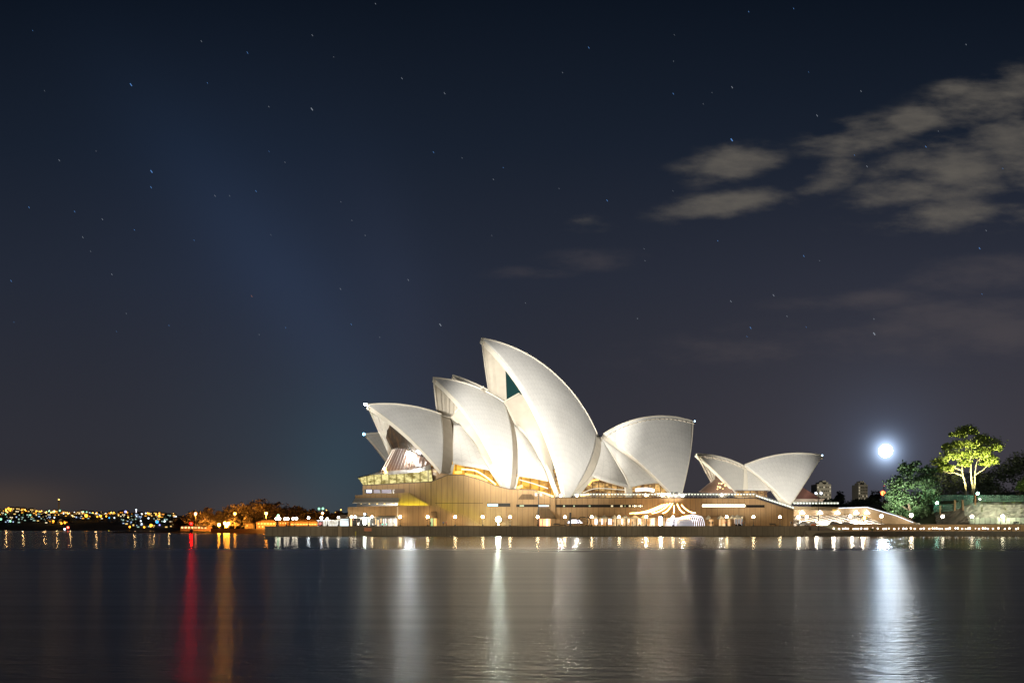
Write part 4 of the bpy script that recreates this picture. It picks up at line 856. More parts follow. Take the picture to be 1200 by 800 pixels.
for x, y, d in ((935.6, 605.6, 'left of the parked white cars'), (945.5, 605.4, 'above the parked white cars'), (996.3, 604.6, 'before the middle of the slanting beams'), (1033, 604.4, 'on the stair flank near its lower end')):
    globe_lamp(x, y, 414, 3.6, CONCL, 'single warm globe lamp ' + d, .55, 'globe lamps along the concourse')
p = W(1013, 606.7, 414.5); t_ = thing('warning_lamp', 'orange lamp glowing before the slanting white beams', 'lamp', (p.x, 414.5, 3.6))
mb = MB(); mb.tube([(p.x, 414.5, 3.6), (p.x, 414.5, p.z)], .06, 0, 6); mb.build('pole', DARK, t_)
mb = MB(); mb.ball(p, .5, 0, 10, 8); mb.build('globe', glow('orange_warning', (1, .55, .05), 25), t_)
# cars
def car(px, Y, zb, col, label, flip=1):
    p = W(px, 616, Y); t_ = thing('parked_car', label, 'car', (p.x, Y, zb), 'cars parked on the concourse'); L, wd = 2.15, .88
    def side(pts, m, name, hw, par):
        mb = MB(); n = len(pts); vs = [(p.x + flip * x, Y - hw, zb + z) for x, z in pts] + [(p.x + flip * x, Y + hw, zb + z) for x, z in pts]
        fs = [tuple(range(n)), tuple(range(2 * n - 1, n - 1, -1))] + [(i, i + n, (i + 1) % n + n, (i + 1) % n) for i in range(n)]
        return mb.add(vs, fs).build(name, m, par)
    bd = side([(-2.2, .35), (2.15, .35), (2.2, .62), (2.05, .82), (1.15, .95), (.55, 1.38), (-.95, 1.42), (-1.75, .98), (-2.15, .9), (-2.25, .6)], mat('car_paint_' + str(int(col[0] * 100)), col, .25, .1), 'body', wd, t_)
    gl = mat('car_glass', (.02, .025, .03), .08)
    side([(1.0, .96), (.5, 1.33), (-.15, 1.35), (-.15, .97)], gl, 'window', wd + .015, bd); side([(-.25, .97), (-.25, 1.35), (-.9, 1.36), (-1.55, .99)], gl, 'window', wd + .015, bd)
    for x in (-1.35, 1.35):
        for s_ in (-1, 1):
            mb = MB(); c = Vector((p.x + flip * x, Y + s_ * (wd - .1), zb + .33)); pr = [c + Vector((0, -.13, 0)), c + Vector((0, .13, 0))]; mb.tube(pr, .33, 0, 14); wl = mb.build('wheel', mat('tyre', (.02, .02, .02), .9), t_)
            mb = MB(); mb.tube([c + Vector((0, -.14, 0)), c + Vector((0, .14, 0))], .19, 0, 10); mb.build('rim', mat('alloy', (.5, .5, .5), .3, .8), wl)
    for y in (-.6, .6):
        mb = MB(); mb.box((p.x + flip * 2.1 - .08, Y + y - .15, zb + .6), (p.x + flip * 2.1 + .1, Y + y + .15, zb + .74)); mb.build('headlight', WHITEPAINT, t_)
        mb = MB(); mb.box((p.x - flip * 2.18 - .08, Y + y - .15, zb + .68), (p.x - flip * 2.18 + .08, Y + y + .15, zb + .84)); mb.build('tail_light', mat('red_tail_lens', (.4, .02, .02), .3), t_)
car(940, 414.5, 3.6, (.62, .62, .60), 'pale parked car nearest the podium\'s right end', -1); car(951, 415, 3.6, (.72, .70, .66), 'white parked car right of the pale car by the podium', -1)
car(978, 414, 3.6, (.30, .29, .27), 'grey parked car at the left end of the long tan wall', 1); car(992, 414.5, 3.6, (.50, .48, .45), 'silver parked car behind the left part of the tan wall', 1)
mb = MB(); mb.bpx(950.5, 613.8, 956, 616.2, 408.6, .3); mb.bpx(953, 613.2, 954, 616.2, 408.5, .4); tag(mb.build('traffic_barrier', mat('orange_barrier', (.8, .22, .05), .6), loc=W(953, 616.2, 408.6)), 'small orange barrier on the concourse by the tall mast', 'barrier')
# tan wall behind the bar
tw = thing('retaining_wall', 'long tan wall behind the waterside bar lights', 'wall', (170, 405, 1.7))
mb = MB(); mb.prism([(973, 614.6), (1290, 614.0), (1290, 623), (988, 623)], 405, 2.5); mb.build('wall_face', mat('tan_render', (.46, .27, .11), .8, var=.15, vscale=.3), tw)
mb = MB(); mb.prism([(965, 616), (973, 614.4), (989, 621.6), (980, 621.6)], 404.2, .8); mb.build('stair_ramp', mat('ramp_stone', (.5, .46, .3), .8), tw)
mb = MB(); mb.prism([(973, 613.9), (1290, 613.3), (1290, 614.1), (973, 614.7)], 404.8, .5); mb.build('coping', mat('dark_wall_coping', (.14, .10, .06), .8), tw)
# bar lamps, tables and drinkers
BARG = glow('bar_lamp_light', (1, .82, .60), 7); BARC = glow('bar_lamp_cool', (.85, .9, 1), 7); lamp0 = {}
def bar_lamp(px, py, m, key):
    p = W(px, py, 401.5); zb = 1.73
    if key not in lamp0:
        t_ = thing('bar_lamp', 'small glowing bar lamp on the lower waterside promenade', 'lamp', (p.x, 401.5, zb), 'bar lamps in a row along the water')
        mb = MB(); mb.lathe((p.x, 401.5, zb), [(.22, 0), (.05, .06), (.04, .62)], 0, 8); mb.build('stem', DARK, t_)
        mb = MB(); mb.ball((p.x, 401.5, zb + .9), .27, 0, 10, 6); mb.build('shade', m, t_, smooth=True); lamp0[key] = t_; return
    copy_thing(lamp0[key], (p.x, 401.5 + random.uniform(-.6, .6), zb), scale=(1, 1, random.uniform(.85, 1.12)))
xs = []; x = 977
while x < 1199: xs.append(x); x += random.choice((2.4, 3.2, 4.2, 6.5))
for i, x in enumerate(xs): bar_lamp(x, 619, BARC if i % 5 == 3 else BARG, 'cool' if i % 5 == 3 else 'warm')
for i in range(16):
    px = 985 + i * 13.4 + random.uniform(-3, 3)
    o = bpy.data.objects.new('person', OUT[i % 5][1]); COL.objects.link(o); p = W(px, 620, 400.4); o.location = (p.x, 400.4 + random.random(), 1.73); o.rotation_euler = (0, 0, random.uniform(0, 6.28)); o.scale = (.62, .62, .62) if False else (.95, .95, .95)
    tag(o, 'person in %s among the waterside bar lamps' % OUT[i % 5][0], 'person', 'drinkers at the waterside bar')
def sail_shade(px, label, flip):
    t_ = thing('shade_sail', label, 'awning', W(px, 622, 401)); mb = MB(); a = W(px - 7, 619.5, 402.5); b_ = W(px + 4, 615.5, 403.5); c = W(px + 1, 619, 399.6); vs = [a, b_, c] + [q_ - Vector((0, 0, .08)) for q_ in (a, b_, c)]
    mb.add(vs, [(0, 2, 1), (3, 4, 5), (0, 1, 4, 3), (1, 2, 5, 4), (2, 0, 3, 5)]); mb.build('canopy', mat('tan_shade_cloth', (.6, .42, .24), .8), t_)
    mb = MB(); mb.tube([(b_.x, b_.y, 1.73), b_], .06, 0, 6); mb.build('pole', DARK, t_)
sail_shade(1176, 'left tan shade sail at the right end of the bar', 1); sail_shade(1192, 'right tan shade sail at the right end of the bar', 1)
t_ = thing('potted_shrub', 'small round green shrub at the water edge bar', 'plant', W(1021.5, 621.5, 400.2))

# ------------------------------------------------------------------ trees
def leaf_cloud(mb, blobs, leaf, n_per, m=0, rnd=random):
    for c, rx, ry, rz in blobs:
        nc = max(5, int(n_per * .08)); cl = []
        for _ in range(nc):
            th, ph = rnd.uniform(0, 6.283), math.acos(rnd.uniform(-.75, 1)); k = rnd.uniform(.55, 1)
            cl.append(Vector((c.x + rx * k * math.sin(ph) * math.cos(th), c.y + ry * k * math.sin(ph) * math.sin(th), c.z + rz * k * math.cos(ph))))
        for i in range(n_per):
            q_ = cl[i % nc]; s_ = (rx + rz) * .13
            p = q_ + Vector((rnd.gauss(0, s_), rnd.gauss(0, s_), rnd.gauss(0, s_ * .6)))
            a = Vector((rnd.gauss(0, 1), rnd.gauss(0, 1), rnd.gauss(0, .6))).normalized(); b_ = a.cross(Vector((rnd.gauss(0, 1), rnd.gauss(0, 1), rnd.gauss(0, 1)))).normalized()
            l_ = leaf * rnd.uniform(.6, 1.3); k = len(mb.v)
            mb.v += [tuple(p - a * l_), tuple(p + b_ * l_ * .55), tuple(p + a * l_), tuple(p - b_ * l_ * .55)]; mb.f.append((k, k + 1, k + 2, k + 3)); mb.mi.append(m)
def tree(name, label, base, trunks, blobs, leafm, barkm, leaf=.45, n_per=320, group=None):
    t_ = thing(name, label, 'tree', base, group)
    mb = MB()
    for pts, r0, r1 in trunks: mb.tube(pts, [r0 + (r1 - r0) * i / (len(pts) - 1) for i in range(len(pts))], 0, 7)
    mb.build('trunk', barkm, t_, smooth=True)
    mb = MB(); leaf_cloud(mb, blobs, leaf, n_per); mb.build('crown', leafm, t_); return t_
GUM = leaf_material('gum_leaves', (.115, .15, .018)); FIG = leaf_material('fig_leaves', (.05, .095, .035)); DK = leaf_material('dark_leaves', (.045, .055, .032)); HEADL = leaf_material('headland_leaves', (.17, .125, .06))
Yg = 441
def Wp(lst, Y, jit=0): return [W(x, y, Y + (random.uniform(-jit, jit))) for x, y in lst]
def bl(lst, Y, dep=1.0):
    return [(W(x, y, Y + random.uniform(-2, 2) * dep), rx * Y / F, rx * Y / F * .85, ry * Y / F) for x, y, rx, ry in lst]
gum = tree('gum_tree', 'tall floodlit yellow green gum tree with three pale trunks', W(1137, 584.5, Yg),
     [(Wp([(1132.5, 586), (1131.3, 567.5), (1128, 556), (1127, 542.5), (1122, 530)], Yg), .42, .14), (Wp([(1127, 557), (1118.7, 553.7), (1110, 553.7), (1101, 550)], Yg), .22, .08), (Wp([(1127, 551), (1115, 546), (1107, 540)], Yg), .2, .07), (Wp([(1127, 545), (1133, 536), (1130, 528)], Yg), .18, .07),
      (Wp([(1138.7, 586), (1140, 571), (1138, 560), (1137.5, 545), (1135.6, 530), (1133.7, 518.7), (1131, 505)], Yg + .6), .5, .1), (Wp([(1136, 530), (1128, 520), (1117, 510)], Yg), .16, .06), (Wp([(1137, 538), (1148, 525), (1155, 518)], Yg), .18, .06),
      (Wp([(1140, 580), (1142.5, 567.5), (1142, 557.5), (1143.7, 545), (1147, 532)], Yg - .5), .38, .1), (Wp([(1143, 556), (1152.5, 550), (1158.7, 543.7), (1164, 538)], Yg - .5), .24, .08), (Wp([(1146, 540), (1156, 530), (1166, 524)], Yg), .15, .06)],
     bl([(1133, 503.5, 11, 5), (1126, 509, 7, 4), (1140, 506, 5, 4), (1160, 519, 13, 7), (1150, 514, 9, 5), (1168, 524, 6, 5), (1135, 521, 13, 6), (1122, 521, 7, 5), (1141, 533, 15, 7), (1152, 529, 10, 6), (1162, 539, 8, 6), (1155, 543, 6, 4), (1116, 534, 13, 6), (1101, 542, 8, 6), (1108, 548, 9, 4), (1097, 551, 6, 2.5), (1110, 524, 6, 4), (1130, 543, 7, 4), (1116, 509, 3, 2.5)], Yg, 1.2), GUM, BARK, .38, 820)
spot('floodlight', W(1145.7, 576.5, 428.5), W(1137, 526, Yg), 1.9e5, 100, (1, .95, .45), .8, .3)
fig = tree('fig_tree', 'large spreading fig tree lit pale green beside the gum tree', W(1068, 614, 428),
     [(Wp([(1068, 616), (1067, 600), (1064, 585), (1058, 572)], 428), .9, .3), (Wp([(1068, 604), (1076, 588), (1083, 572)], 428), .6, .25), (Wp([(1066, 598), (1054, 590), (1048, 584)], 428), .4, .15)],
     bl([(1050, 566, 11, 10), (1047, 580, 9, 9), (1062, 551, 10, 8), (1074, 548, 10, 8), (1085, 556, 12, 10), (1060, 568, 13, 10), (1074, 566, 14, 11), (1090, 570, 12, 11), (1045, 594, 8, 8), (1058, 586, 12, 9), (1074, 584, 13, 10), (1090, 585, 10, 9), (1062, 600, 14, 7), (1080, 598, 11, 8), (1044, 605, 6, 5)], 428, 3), FIG, BARKD, .55, 420)
spot('floodlight', W(1048, 600, 414.5), W(1060, 565, 428), 5e4, 90, (.95, 1, .82), .8, .3)
spot('floodlight', W(1098, 587, 421), W(1080, 568, 428), 2.5e3, 90, (.6, 1, .75), .8, .3)
darks = (('dark leafy tree directly behind the fig tree', 1104, 462, [(1100, 560, 14, 12), (1112, 556, 14, 11), (1106, 575, 18, 12), (1120, 572, 14, 12)]),
         ('dark leafy tree behind the gum tree trunks', 1140, 470, [(1136, 566, 16, 12), (1148, 562, 13, 11), (1140, 580, 18, 10), (1154, 574, 12, 10)]),
         ('dark leafy tree right of the gum tree', 1168, 478, [(1164, 562, 14, 12), (1174, 555, 13, 11), (1168, 576, 16, 10), (1158, 572, 9, 9)]),
         ('tallest dark tree at the right edge behind the gum tree', 1194, 486, [(1187, 545, 14, 12), (1200, 541, 14, 13), (1210, 552, 15, 14), (1192, 562, 18, 14), (1205, 574, 16, 12)]))
for lab, px, Y, bb in darks:
    tree('garden_tree', lab, W(px, 590, Y), [(Wp([(px, 592), (px + .5, 580), (px + 2, 566)], Y), .5, .2), (Wp([(px, 582), (px - 6, 572)], Y), .25, .1)], bl(bb, Y, 2), DK, BARKD, .6, 420, 'dark trees on the garden slope')
tree('garden_tree', 'bright green leafy tree cut by the right picture edge', W(1203, 586, 440), [(Wp([(1203, 588), (1203, 575), (1200, 568)], 440), .3, .1)], bl([(1199, 566, 5, 5), (1196, 572, 4, 4), (1204, 570, 7, 7), (1208, 562, 7, 6)], 440, .5), leaf_material('bright_leaves', (.10, .16, .03)), BARKD, .35, 260)
mbp = MB(); c = W(1021.5, 619.6, 400.2); leaf_cloud(mbp, [(c, .7, .6, .55)], .16, 160); mbp.build('crown', leaf_material('shrub_leaves', (.09, .12, .02)), t_)
mbp = MB(); mbp.lathe((c.x, 400.2, 1.73), [(.3, 0), (.38, .3), (.36, .32)], 0, 10); mbp.build('pot', STONE, t_)
# far trees between concourse and towers
for k, (px, y, w, h, Y, lab) in enumerate(((968, 588, 12, 8, 640, 'low dark tree at the foot of the wide tower block'), (984, 582, 5, 11, 660, 'slender dark pine between the two tower blocks'), (978, 592, 12, 6, 640, 'low dark tree left of the slender pine'), (1000, 590, 13, 7, 650, 'low dark tree left of the slim tower block'), (1014, 587, 13, 8, 640, 'low dark tree at the foot of the slim tower block'), (1026, 582, 7, 11, 650, 'tall dark tree just left of the red lamp'), (1036, 592, 12, 10, 640, 'dark tree right below the red lamp'), (1020, 598, 16, 6, 630, 'dark hedge like tree behind the stair flank'), (992, 598, 16, 6, 630, 'dark spreading tree behind the concourse ledge'), (1046, 600, 10, 10, 630, 'dark tree left behind the fig tree'))):
    base = W(px, y + h + 4, Y); base.z = 3.2; ctr = W(px, y, Y)
    bbs = bl([(px, y, w * .7, h * .7), (px - w * .4, y + h * .3, w * .55, h * .5), (px + w * .4, y + h * .25, w * .55, h * .5), (px, y + h * .8, w * .8, h * .5)], Y, 2)
    tree('distant_tree', lab, base, [([base, base.lerp(ctr, .5), ctr], .5, .2)], bbs, DK, BARKD, .8, 200, 'dark trees below the tower blocks')

# ------------------------------------------------------------------ right bank: cliff, fences, towers
CLIFF = mat('sandstone_cliff', (.34, .335, .27), .9, var=.75, vscale=.45, bump=1.0); CLIFFD = mat('dark_brown_rock', (.10, .08, .06), .95, var=.5, vscale=.25, bump=.8)  # darker brown rock for the left part of the face
mb = MB(); n, k = 46, 10; x0, x1 = 1098, 1290; vs = []
for i in range(n + 1):
    px = x0 + (x1 - x0) * i / n; ytop = 588 if px > 1140 else 588 + (1140 - px) / 42 * 14 + random.uniform(-.5, .5)
    for j in range(k + 1):
        v = j / k; p = W(px, 618 + (ytop - 618) * v, 429); p.y += random.uniform(-.6, .6) + v * 2.2 + (2 if j == k else 0); p.z += random.uniform(-.15, .15) * (0 < j < k); vs.append(p)
fs = []; mi = []
mb.v = [tuple(p) for p in vs]
for i in range(n):
    for j in range(k): mb.f.append((i * (k + 1) + j, (i + 1) * (k + 1) + j, (i + 1) * (k + 1) + j + 1, i * (k + 1) + j + 1)); mb.mi.append(1 if (x0 + (x1 - x0) * i / n) < 1134 - j * .6 else 0)
cl = thing('sandstone_cliff', 'pale floodlit sandstone cliff behind the tan wall', 'cliff', (175, 429, 3)); mb.build('rock_face', [CLIFF, CLIFFD], cl)
mb = MB(); leaf_cloud(mb, bl([(1150.5, 589, 1.2, 2), (1151, 597, 1, 3), (1177, 590, 2, 2), (1178, 596, 1, 3), (1196, 589, 2, 2), (1197, 598, 1, 4), (1158, 588.5, 3, 1), (1187, 588.5, 3, 1)], 427.5, .1), .14, 70); tag(mb.build('ivy', leaf_material('ivy_leaves', (.14, .17, .03)), cl), None)
spot('floodlight', W(1150, 600, 420), W(1154, 594, 431), 2.6e3, 150, (1, .98, .72), .6, .3)
spot('floodlight', W(1182, 600, 420), W(1184, 594, 431), 6.0e3, 150, (1, .98, .72), .6, .3)
def fence(pts, h, label, zcol):
    t_ = thing('wire_fence', label, 'fence', W(*pts[0]))
    for k in range(len(pts) - 1):
        a, b_ = W(*pts[k]), W(*pts[k + 1]); n = max(2, int((b_ - a).length / 2.4)); mb = MB()
        for i in range(n + 1): p = a.lerp(b_, i / n); mb.tube([p, p + Vector((0, 0, h))], .05, 0, 5)
        for z in (.1, .5, 1.0): mb.tube([a + Vector((0, 0, h * z)), b_ + Vector((0, 0, h * z))], .035, 0, 5)
        mb.build('post_and_rail', mat('green_fence_paint', (.06, .16, .10), .5), t_)
        mb = MB(); d = Vector((0, .02, 0)); mb.add([a, b_, b_ + Vector((0, 0, h)), a + Vector((0, 0, h))], [(0, 1, 2, 3)]); mb.add([a + d, b_ + d, b_ + d + Vector((0, 0, h)), a + d + Vector((0, 0, h))], [(3, 2, 1, 0)])
        mb.build('mesh_panel', zcol, t_)
mm = bpy.data.materials.new('green_wire_mesh'); mm.use_nodes = True; tt = mm.node_tree; tb = tt.nodes['Principled BSDF']; tb.inputs['Base Color'].default_value = (.09, .17, .12, 1)
tb.inputs['Alpha'].default_value = .55
fence([(1094.5, 586.5, 434), (1140, 586.5, 434)], 2.1, 'green wire fence behind the gum tree trunks', mm)
fence([(1094.5, 600, 430.6), (1117, 598.5, 430.6), (1134, 591, 431), (1140.5, 588, 432)], 2.6, 'green wire fence stepping down the dark rock', mm)
fence([(1146, 587.5, 431.5), (1215, 588, 431.5)], 2.4, 'long green wire fence along the top of the pale cliff', mm)
for x, y0, y1, lab in ((1119.3, 586, 596, 'left rusty gate post on the dark rock'), (1128.7, 586, 595.5, 'middle rusty gate post on the dark rock'), (1102, 592.5, 600, 'lowest rusty gate post by the green lamp'), (1143.3, 580, 589.5, 'tan post at the left end of the cliff top fence')):
    mb = MB(); mb.bpx(x - .8, y0, x + .8, y1 + 2, 429.6, .5); mb.bpx(x - 1.0, y0 - .5, x + 1.0, y0, 429.5, .7); tag(mb.build('gate_post', mat('rusty_post', (.40, .22, .10), .8, var=.2), loc=W(x, y1, 429.6)), lab, 'post', 'posts along the cliff fences')
def post_lamp(px, py, yb, Y, m, label, r=.4):
    a, b_ = W(px, yb, Y), W(px, py, Y); t_ = thing('street_lamp', label, 'street lamp', a); mb = MB(); mb.tube([a, b_], .07, 0, 6); mb.build('pole', DARK, t_)
    mb = MB(); mb.ball(b_, r, 0, 12, 8); mb.build('globe', m, t_, smooth=True)
    mb = MB(); mb.lathe(b_ + Vector((0, 0, r * .85)), [(r * .8, 0), (r * .5, .15), (.05, .25)], 0, 10); mb.build('cap', DARK, t_)
post_lamp(1098, 589, 601, 428.6, GREENG, 'bright green lamp by the fence at the fig tree', .5); post_lamp(1145.7, 577.8, 588, 430, GREENG, 'bright green lamp beside the gum tree base', .5)
post_lamp(1068, 603.4, 614, 413.5, glow('warm_star_lamp', (1, .84, .62), 75), 'brightest warm lamp below the fig tree', .62)
post_lamp(1104.7, 604.7, 614, 413.5, CONCL, 'warm lamp before the dark brown rock', .55); post_lamp(1139, 604.7, 614, 413.5, CONCL, 'warm lamp at the left end of the pale cliff', .55)
post_lamp(1175, 604.6, 614, 422, glow('pale_yellow_lamp', (1, .93, .70), 30), 'pale yellow lamp before the brightest part of the cliff', .55)
post_lamp(1148.4, 584.6, 588, 430, CONCL, 'small warm lamp at the cliff top beside the green lamp', .25)
mb = MB()
for x in range(1137, 1206, 6): mb.bpx(x, 606.4, x + 5.4, 614.5, 425, .12)
site = thing('hoarding', 'row of pale green white site panels at the cliff foot', 'hoarding', W(1170, 615, 420)); mb.each('panel', mat('pale_green_panel', (.30, .34, .26), .7, var=.15), site)
mb = MB()
for x in range(1136, 1208, 6): mb.bpx(x, 605.8, x + .5, 615, 424.9, .3)
mb.each('post', mat('grey_post', (.2, .2, .18), .6), site)
for i, px in enumerate((1188.5, 1190.5, 1192, 1193.6)): person(px, 411, 3.6, 4, 'in the small group before the hoarding, %s' % ('leftmost', 'second from left', 'third from left', 'rightmost')[i])
# towers
def tower(px0, px1, ytop, ybot, Y, label, cols, rows, crown):
    a, b_ = W(px0, ybot, Y), W(px1, ytop, Y); t_ = thing('apartment_tower', label, 'tower block', ((a.x + b_.x) / 2, Y, 10)); wm_ = mat('tower_concrete', (.36, .34, .28), .85, emit=None, var=.12, vscale=.05)
    mb = MB(); mb.box((a.x, Y, 8), (b_.x, Y + 25, b_.z)); mb.build('wall', wm_, t_)
    mb = MB(); w = b_.x - a.x
    for f0, f1, h in crown: mb.box((a.x + w * f0, Y + 3, b_.z), (a.x + w * f1, Y + 18, b_.z + h))
    mb.build('roof', wm_, t_)
    dark = mb2 = MB(); lit = MB()
    for i in range(cols):
        for j in range(rows):
            x = a.x + w * (i + .25) / cols; z = b_.z - 2.5 - j * (b_.z - 14) / rows; tgt_ = lit if random.random() < .42 else dark
            tgt_.box((x, Y - .15, z - 1.6), (x + w * .5 / cols, Y + .1, z))
    dark.each('window', BLACKGLASS, t_); lit.each('window', glow('dim_flat_window', (1, .86, .58), .42, False), t_)
    return t_
tower(957.5, 974, 567, 592, 1250, 'wide beige apartment tower block beside the restaurant sail', 7, 9, [(.2, .85, 2.2), (.45, .7, 4)])
tower(1006, 1016.8, 567.5, 592, 1300, 'slim pale apartment tower block behind the concourse', 5, 12, [(.1, .9, 2), (.3, .7, 4)])
spot('floodlight', (340, 1110, 45), (352, 1260, 48), 3.2e5, 60, (1, .9, .7), .7, 1)  # added spot that brightens the two tower fronts
p = W(1034.6, 577.5, 900); t_ = thing('crane_mast', 'red warning lamp on a thin mast above the dark trees', 'mast', (p.x, 900, 12))
mb = MB(); mb.tube([(p.x, 900, 12), (p.x + .8, 900, W(1036, 568, 900).z)], .35, 0, 6); mb.tube([(p.x, 900, p.z), (p.x + 1.2, 900, p.z + 3)], .2, 0, 5); mb.build('mast', DARK, t_)
mb = MB(); mb.ball(p, 1.7, 0, 12, 8); mb.build('lamp', glow('red_mast_lamp', (1, .09, .02), 14), t_); mb = MB(); mb.ball(W(1036, 569, 900), .5, 0, 8, 6); mb.build('lamp', glow('dim_red_lamp', (1, .2, .1), .8), t_)

# moon
p = W(1038, 528, 42000); mb = MB(); mb.ball((0, 0, 0), 7.6 / F * 42000, 0, 32, 20)
mo = mb.build('moon', glow('moon_surface', (.58, .75, 1), 330), smooth=True); mo.location = p; tag(mo, 'blazing white moon low in the night sky', 'moon')

# ------------------------------------------------------------------ left: beacon, headland, far shore
p = W(224, 613.2, 640); t_ = thing('channel_beacon', 'red channel beacon on a pale pile in the water', 'beacon', (p.x, 640, 0))
mb = MB(); mb.tube([(p.x, 640, -2), (p.x, 640, 2.4)], .75, 0, 12); mb.build('pile', mat('pale_pile', (.6, .55, .48), .7), t_)
mb = MB(); mb.tube([(p.x, 640, 2.4), (p.x, 640, p.z - .3)], .22, 0, 8); mb.lathe((p.x, 640, p.z - .75), [(.7, 0), (.7, .12), (.2, .2)], 0, 12); mb.build('pole', DARK, t_)
mb = MB(); mb.ball(p, .62, 0, 12, 8); mb.build('lamp', REDG, t_, smooth=True)
hb = [(212, 612, 12, 9, 'dark wooded clump at the left tip of the headland'), (228, 606, 14, 11, 'rounded dark tree behind the red beacon'), (243, 603, 14, 11, 'rounded tree right behind the tall pink lamp'), (240, 612, 12, 6, 'low bush between red beacon and sodium lamps'), (256, 607, 13, 10, 'amber lit tree left of the sodium lamp cluster'), (268, 602, 14, 12, 'amber lit tree above the sodium lamp cluster'), (282, 598, 15, 12, 'tall tree right of the tallest sodium lamp'), (296, 596, 16, 12, 'broad tree left of the orange cottage'),
      (309, 594, 15, 13, 'tallest dark tree behind the orange cottage'), (322, 598, 15, 12, 'dark tree behind the tip of the sea wall'), (335, 600, 15, 11, 'dark tree behind the left end of the orange shed'), (350, 600, 15, 10, 'dark tree behind the middle of the orange shed'), (366, 603, 15, 9, 'dark tree behind the right end of the orange shed'), (380, 604, 14, 8, 'dark tree behind the lit pavilion'), (396, 605, 12, 8, 'dark tree behind the hipped roof kiosk'), (275, 611, 12, 6, 'low amber bush right of the sodium lamps'), (290, 609, 5, 7, 'slim lit tree beside the small hut'), (303, 607, 8, 8, 'low lit tree left of the cottage roof')]
for px, y, w, h, lab in hb:
    Y = 800 + random.uniform(-18, 25) if h > 7 else 782; base = W(px, 620, Y); base.z = head_h(base.x, Y) if h > 7 else 1.2; ctr = W(px, y, Y)
    bbs = bl([(px, y - h * .25, w * .55, h * .55), (px - w * .45, y + h * .2, w * .5, h * .55), (px + w * .45, y + h * .15, w * .5, h * .55), (px, y + h * .6, w * .7, h * .5), (px - w * .2, y + h * .1, w * .4, h * .5)], Y, 3)
    tree('headland_tree', lab, base, [([base, base.lerp(ctr, .5) + Vector((.4, 0, 0)), ctr], .6, .25), ([base.lerp(ctr, .5), ctr + Vector((-w * .3, 0, -1))], .3, .12)], bbs, HEADL, BARKD, .75, 260, 'trees on the low headland')
def hpost(px, py, yb, Y, m, label, r, polem=None):
    a, b_ = W(px, yb, Y), W(px, py, Y); t_ = thing('street_lamp', label, 'street lamp', a, 'lamps on the low headland'); mb = MB(); mb.tube([a, b_], .22, 0, 6); mb.build('pole', polem or mat('lit_pole', (.5, .4, .3), .7), t_)
    mb = MB(); mb.ball(b_, r, 0, 10, 8); mb.build('globe', m, t_, smooth=True)
SODB = glow('sodium_cluster', (1, .36, .025), 240)
for px, py, lab in ((256.6, 614.6, 'lowest left sodium lamp of the bright orange cluster'), (263.5, 612.8, 'upper middle sodium lamp of the bright orange cluster'), (267.8, 613, 'right sodium lamp of the bright orange cluster'), (265.6, 615.8, 'lowest middle sodium lamp of the bright orange cluster')):
    hpost(px, py, 619.6, 762, SODB, lab, .85)
hpost(229.2, 601.6, 618.6, 765, glow('pink_lamp', (1, .28, .14), 32), 'tall pinkish lamp beside the red beacon', .7); hpost(275.3, 601.6, 618.6, 765, SODG, 'tallest orange lamp right of the sodium cluster', .7); hpost(311.9, 601.2, 618, 760, SODG, 'tall orange lamp above the orange cottage', .8)
hpost(378, 601, 616, 700, glow('orange_disc', (1, .40, .10), 26), 'tall orange lamp behind the lit pavilion', .7)
for a, b_, en, cone in ((W(258, 612, 764), W(250, 600, 800), 4e4, 130), (W(270, 611, 764), W(284, 598, 800), 4e4, 130), (W(311.9, 602, 757), W(305, 598, 800), 3e4, 120), (W(229.2, 602, 763), W(234, 606, 800), 2.5e4, 110),
                       (W(352, 603, 655), W(356, 614, 680), 4.5e4, 100), (W(313, 604, 735), W(311, 614, 745), 2.2e4, 120), (W(332, 605, 675), W(332, 613, 690), 8e3, 100)):
    spot('sodium_fill', a, b_, en, cone, (1, .42, .08), .8, .8)  # added spots that brighten the headland trees and sheds
OR = mat('orange_lit_render', (.55, .36, .14), .85, var=.15)
def shed(x0, x1, y0, y1, yb, Y, d, label, m, roofm, wins, wm_, hip=True, name='house'):
    a, b_ = W(x0, yb, Y), W(x1, y1, Y); rz = W(x0, y0, Y).z; t_ = thing(name, label, 'house', ((a.x + b_.x) / 2, Y, a.z)); mb = MB(); mb.box((a.x, Y, a.z - 1), (b_.x, Y + d, b_.z)); mb.build('wall', m, t_)
    i_ = min((b_.x - a.x) * .25, d / 2); e = .4; mb = MB()
    vs = [(a.x - e, Y - e, b_.z), (b_.x + e, Y - e, b_.z), (b_.x + e, Y + d + e, b_.z), (a.x - e, Y + d + e, b_.z), (a.x + i_, Y + d / 2, rz), (b_.x - i_, Y + d / 2, rz)]
    mb.add(vs, [(0, 1, 5, 4), (1, 2, 5), (2, 3, 4, 5), (3, 0, 4), (3, 2, 1, 0)]); mb.build('roof', roofm, t_)
    for x, y, w, h in wins:
        mb = MB(); mb.bpx(x, y, x + w, y + h, Y - .06, .1); mb.build('window', wm_, t_)
    return t_
ORG = glow('amber_window', (1, .62, .14), 1.5); ROOFO = mat('tile_roof_orange', (.42, .24, .09), .85, var=.2); WHW = glow('white_window', (1, .95, .85), 3)
shed(300, 323.5, 608.6, 611.5, 620, 745, 10, 'two storey cottage lit amber by the sea wall tip', OR, ROOFO, [(302 + k * 3.6, 612.3, 2, 1.8) for k in range(6)] + [(303 + k * 4, 616, 1.6, 1.6) for k in range(4)], ORG)
shed(326, 338.5, 609, 610.5, 618, 690, 8, 'small orange shed behind the second twin lamp', OR, ROOFO, [(328 + k * 3, 612, 1.2, 1.6) for k in range(3)], ORG)
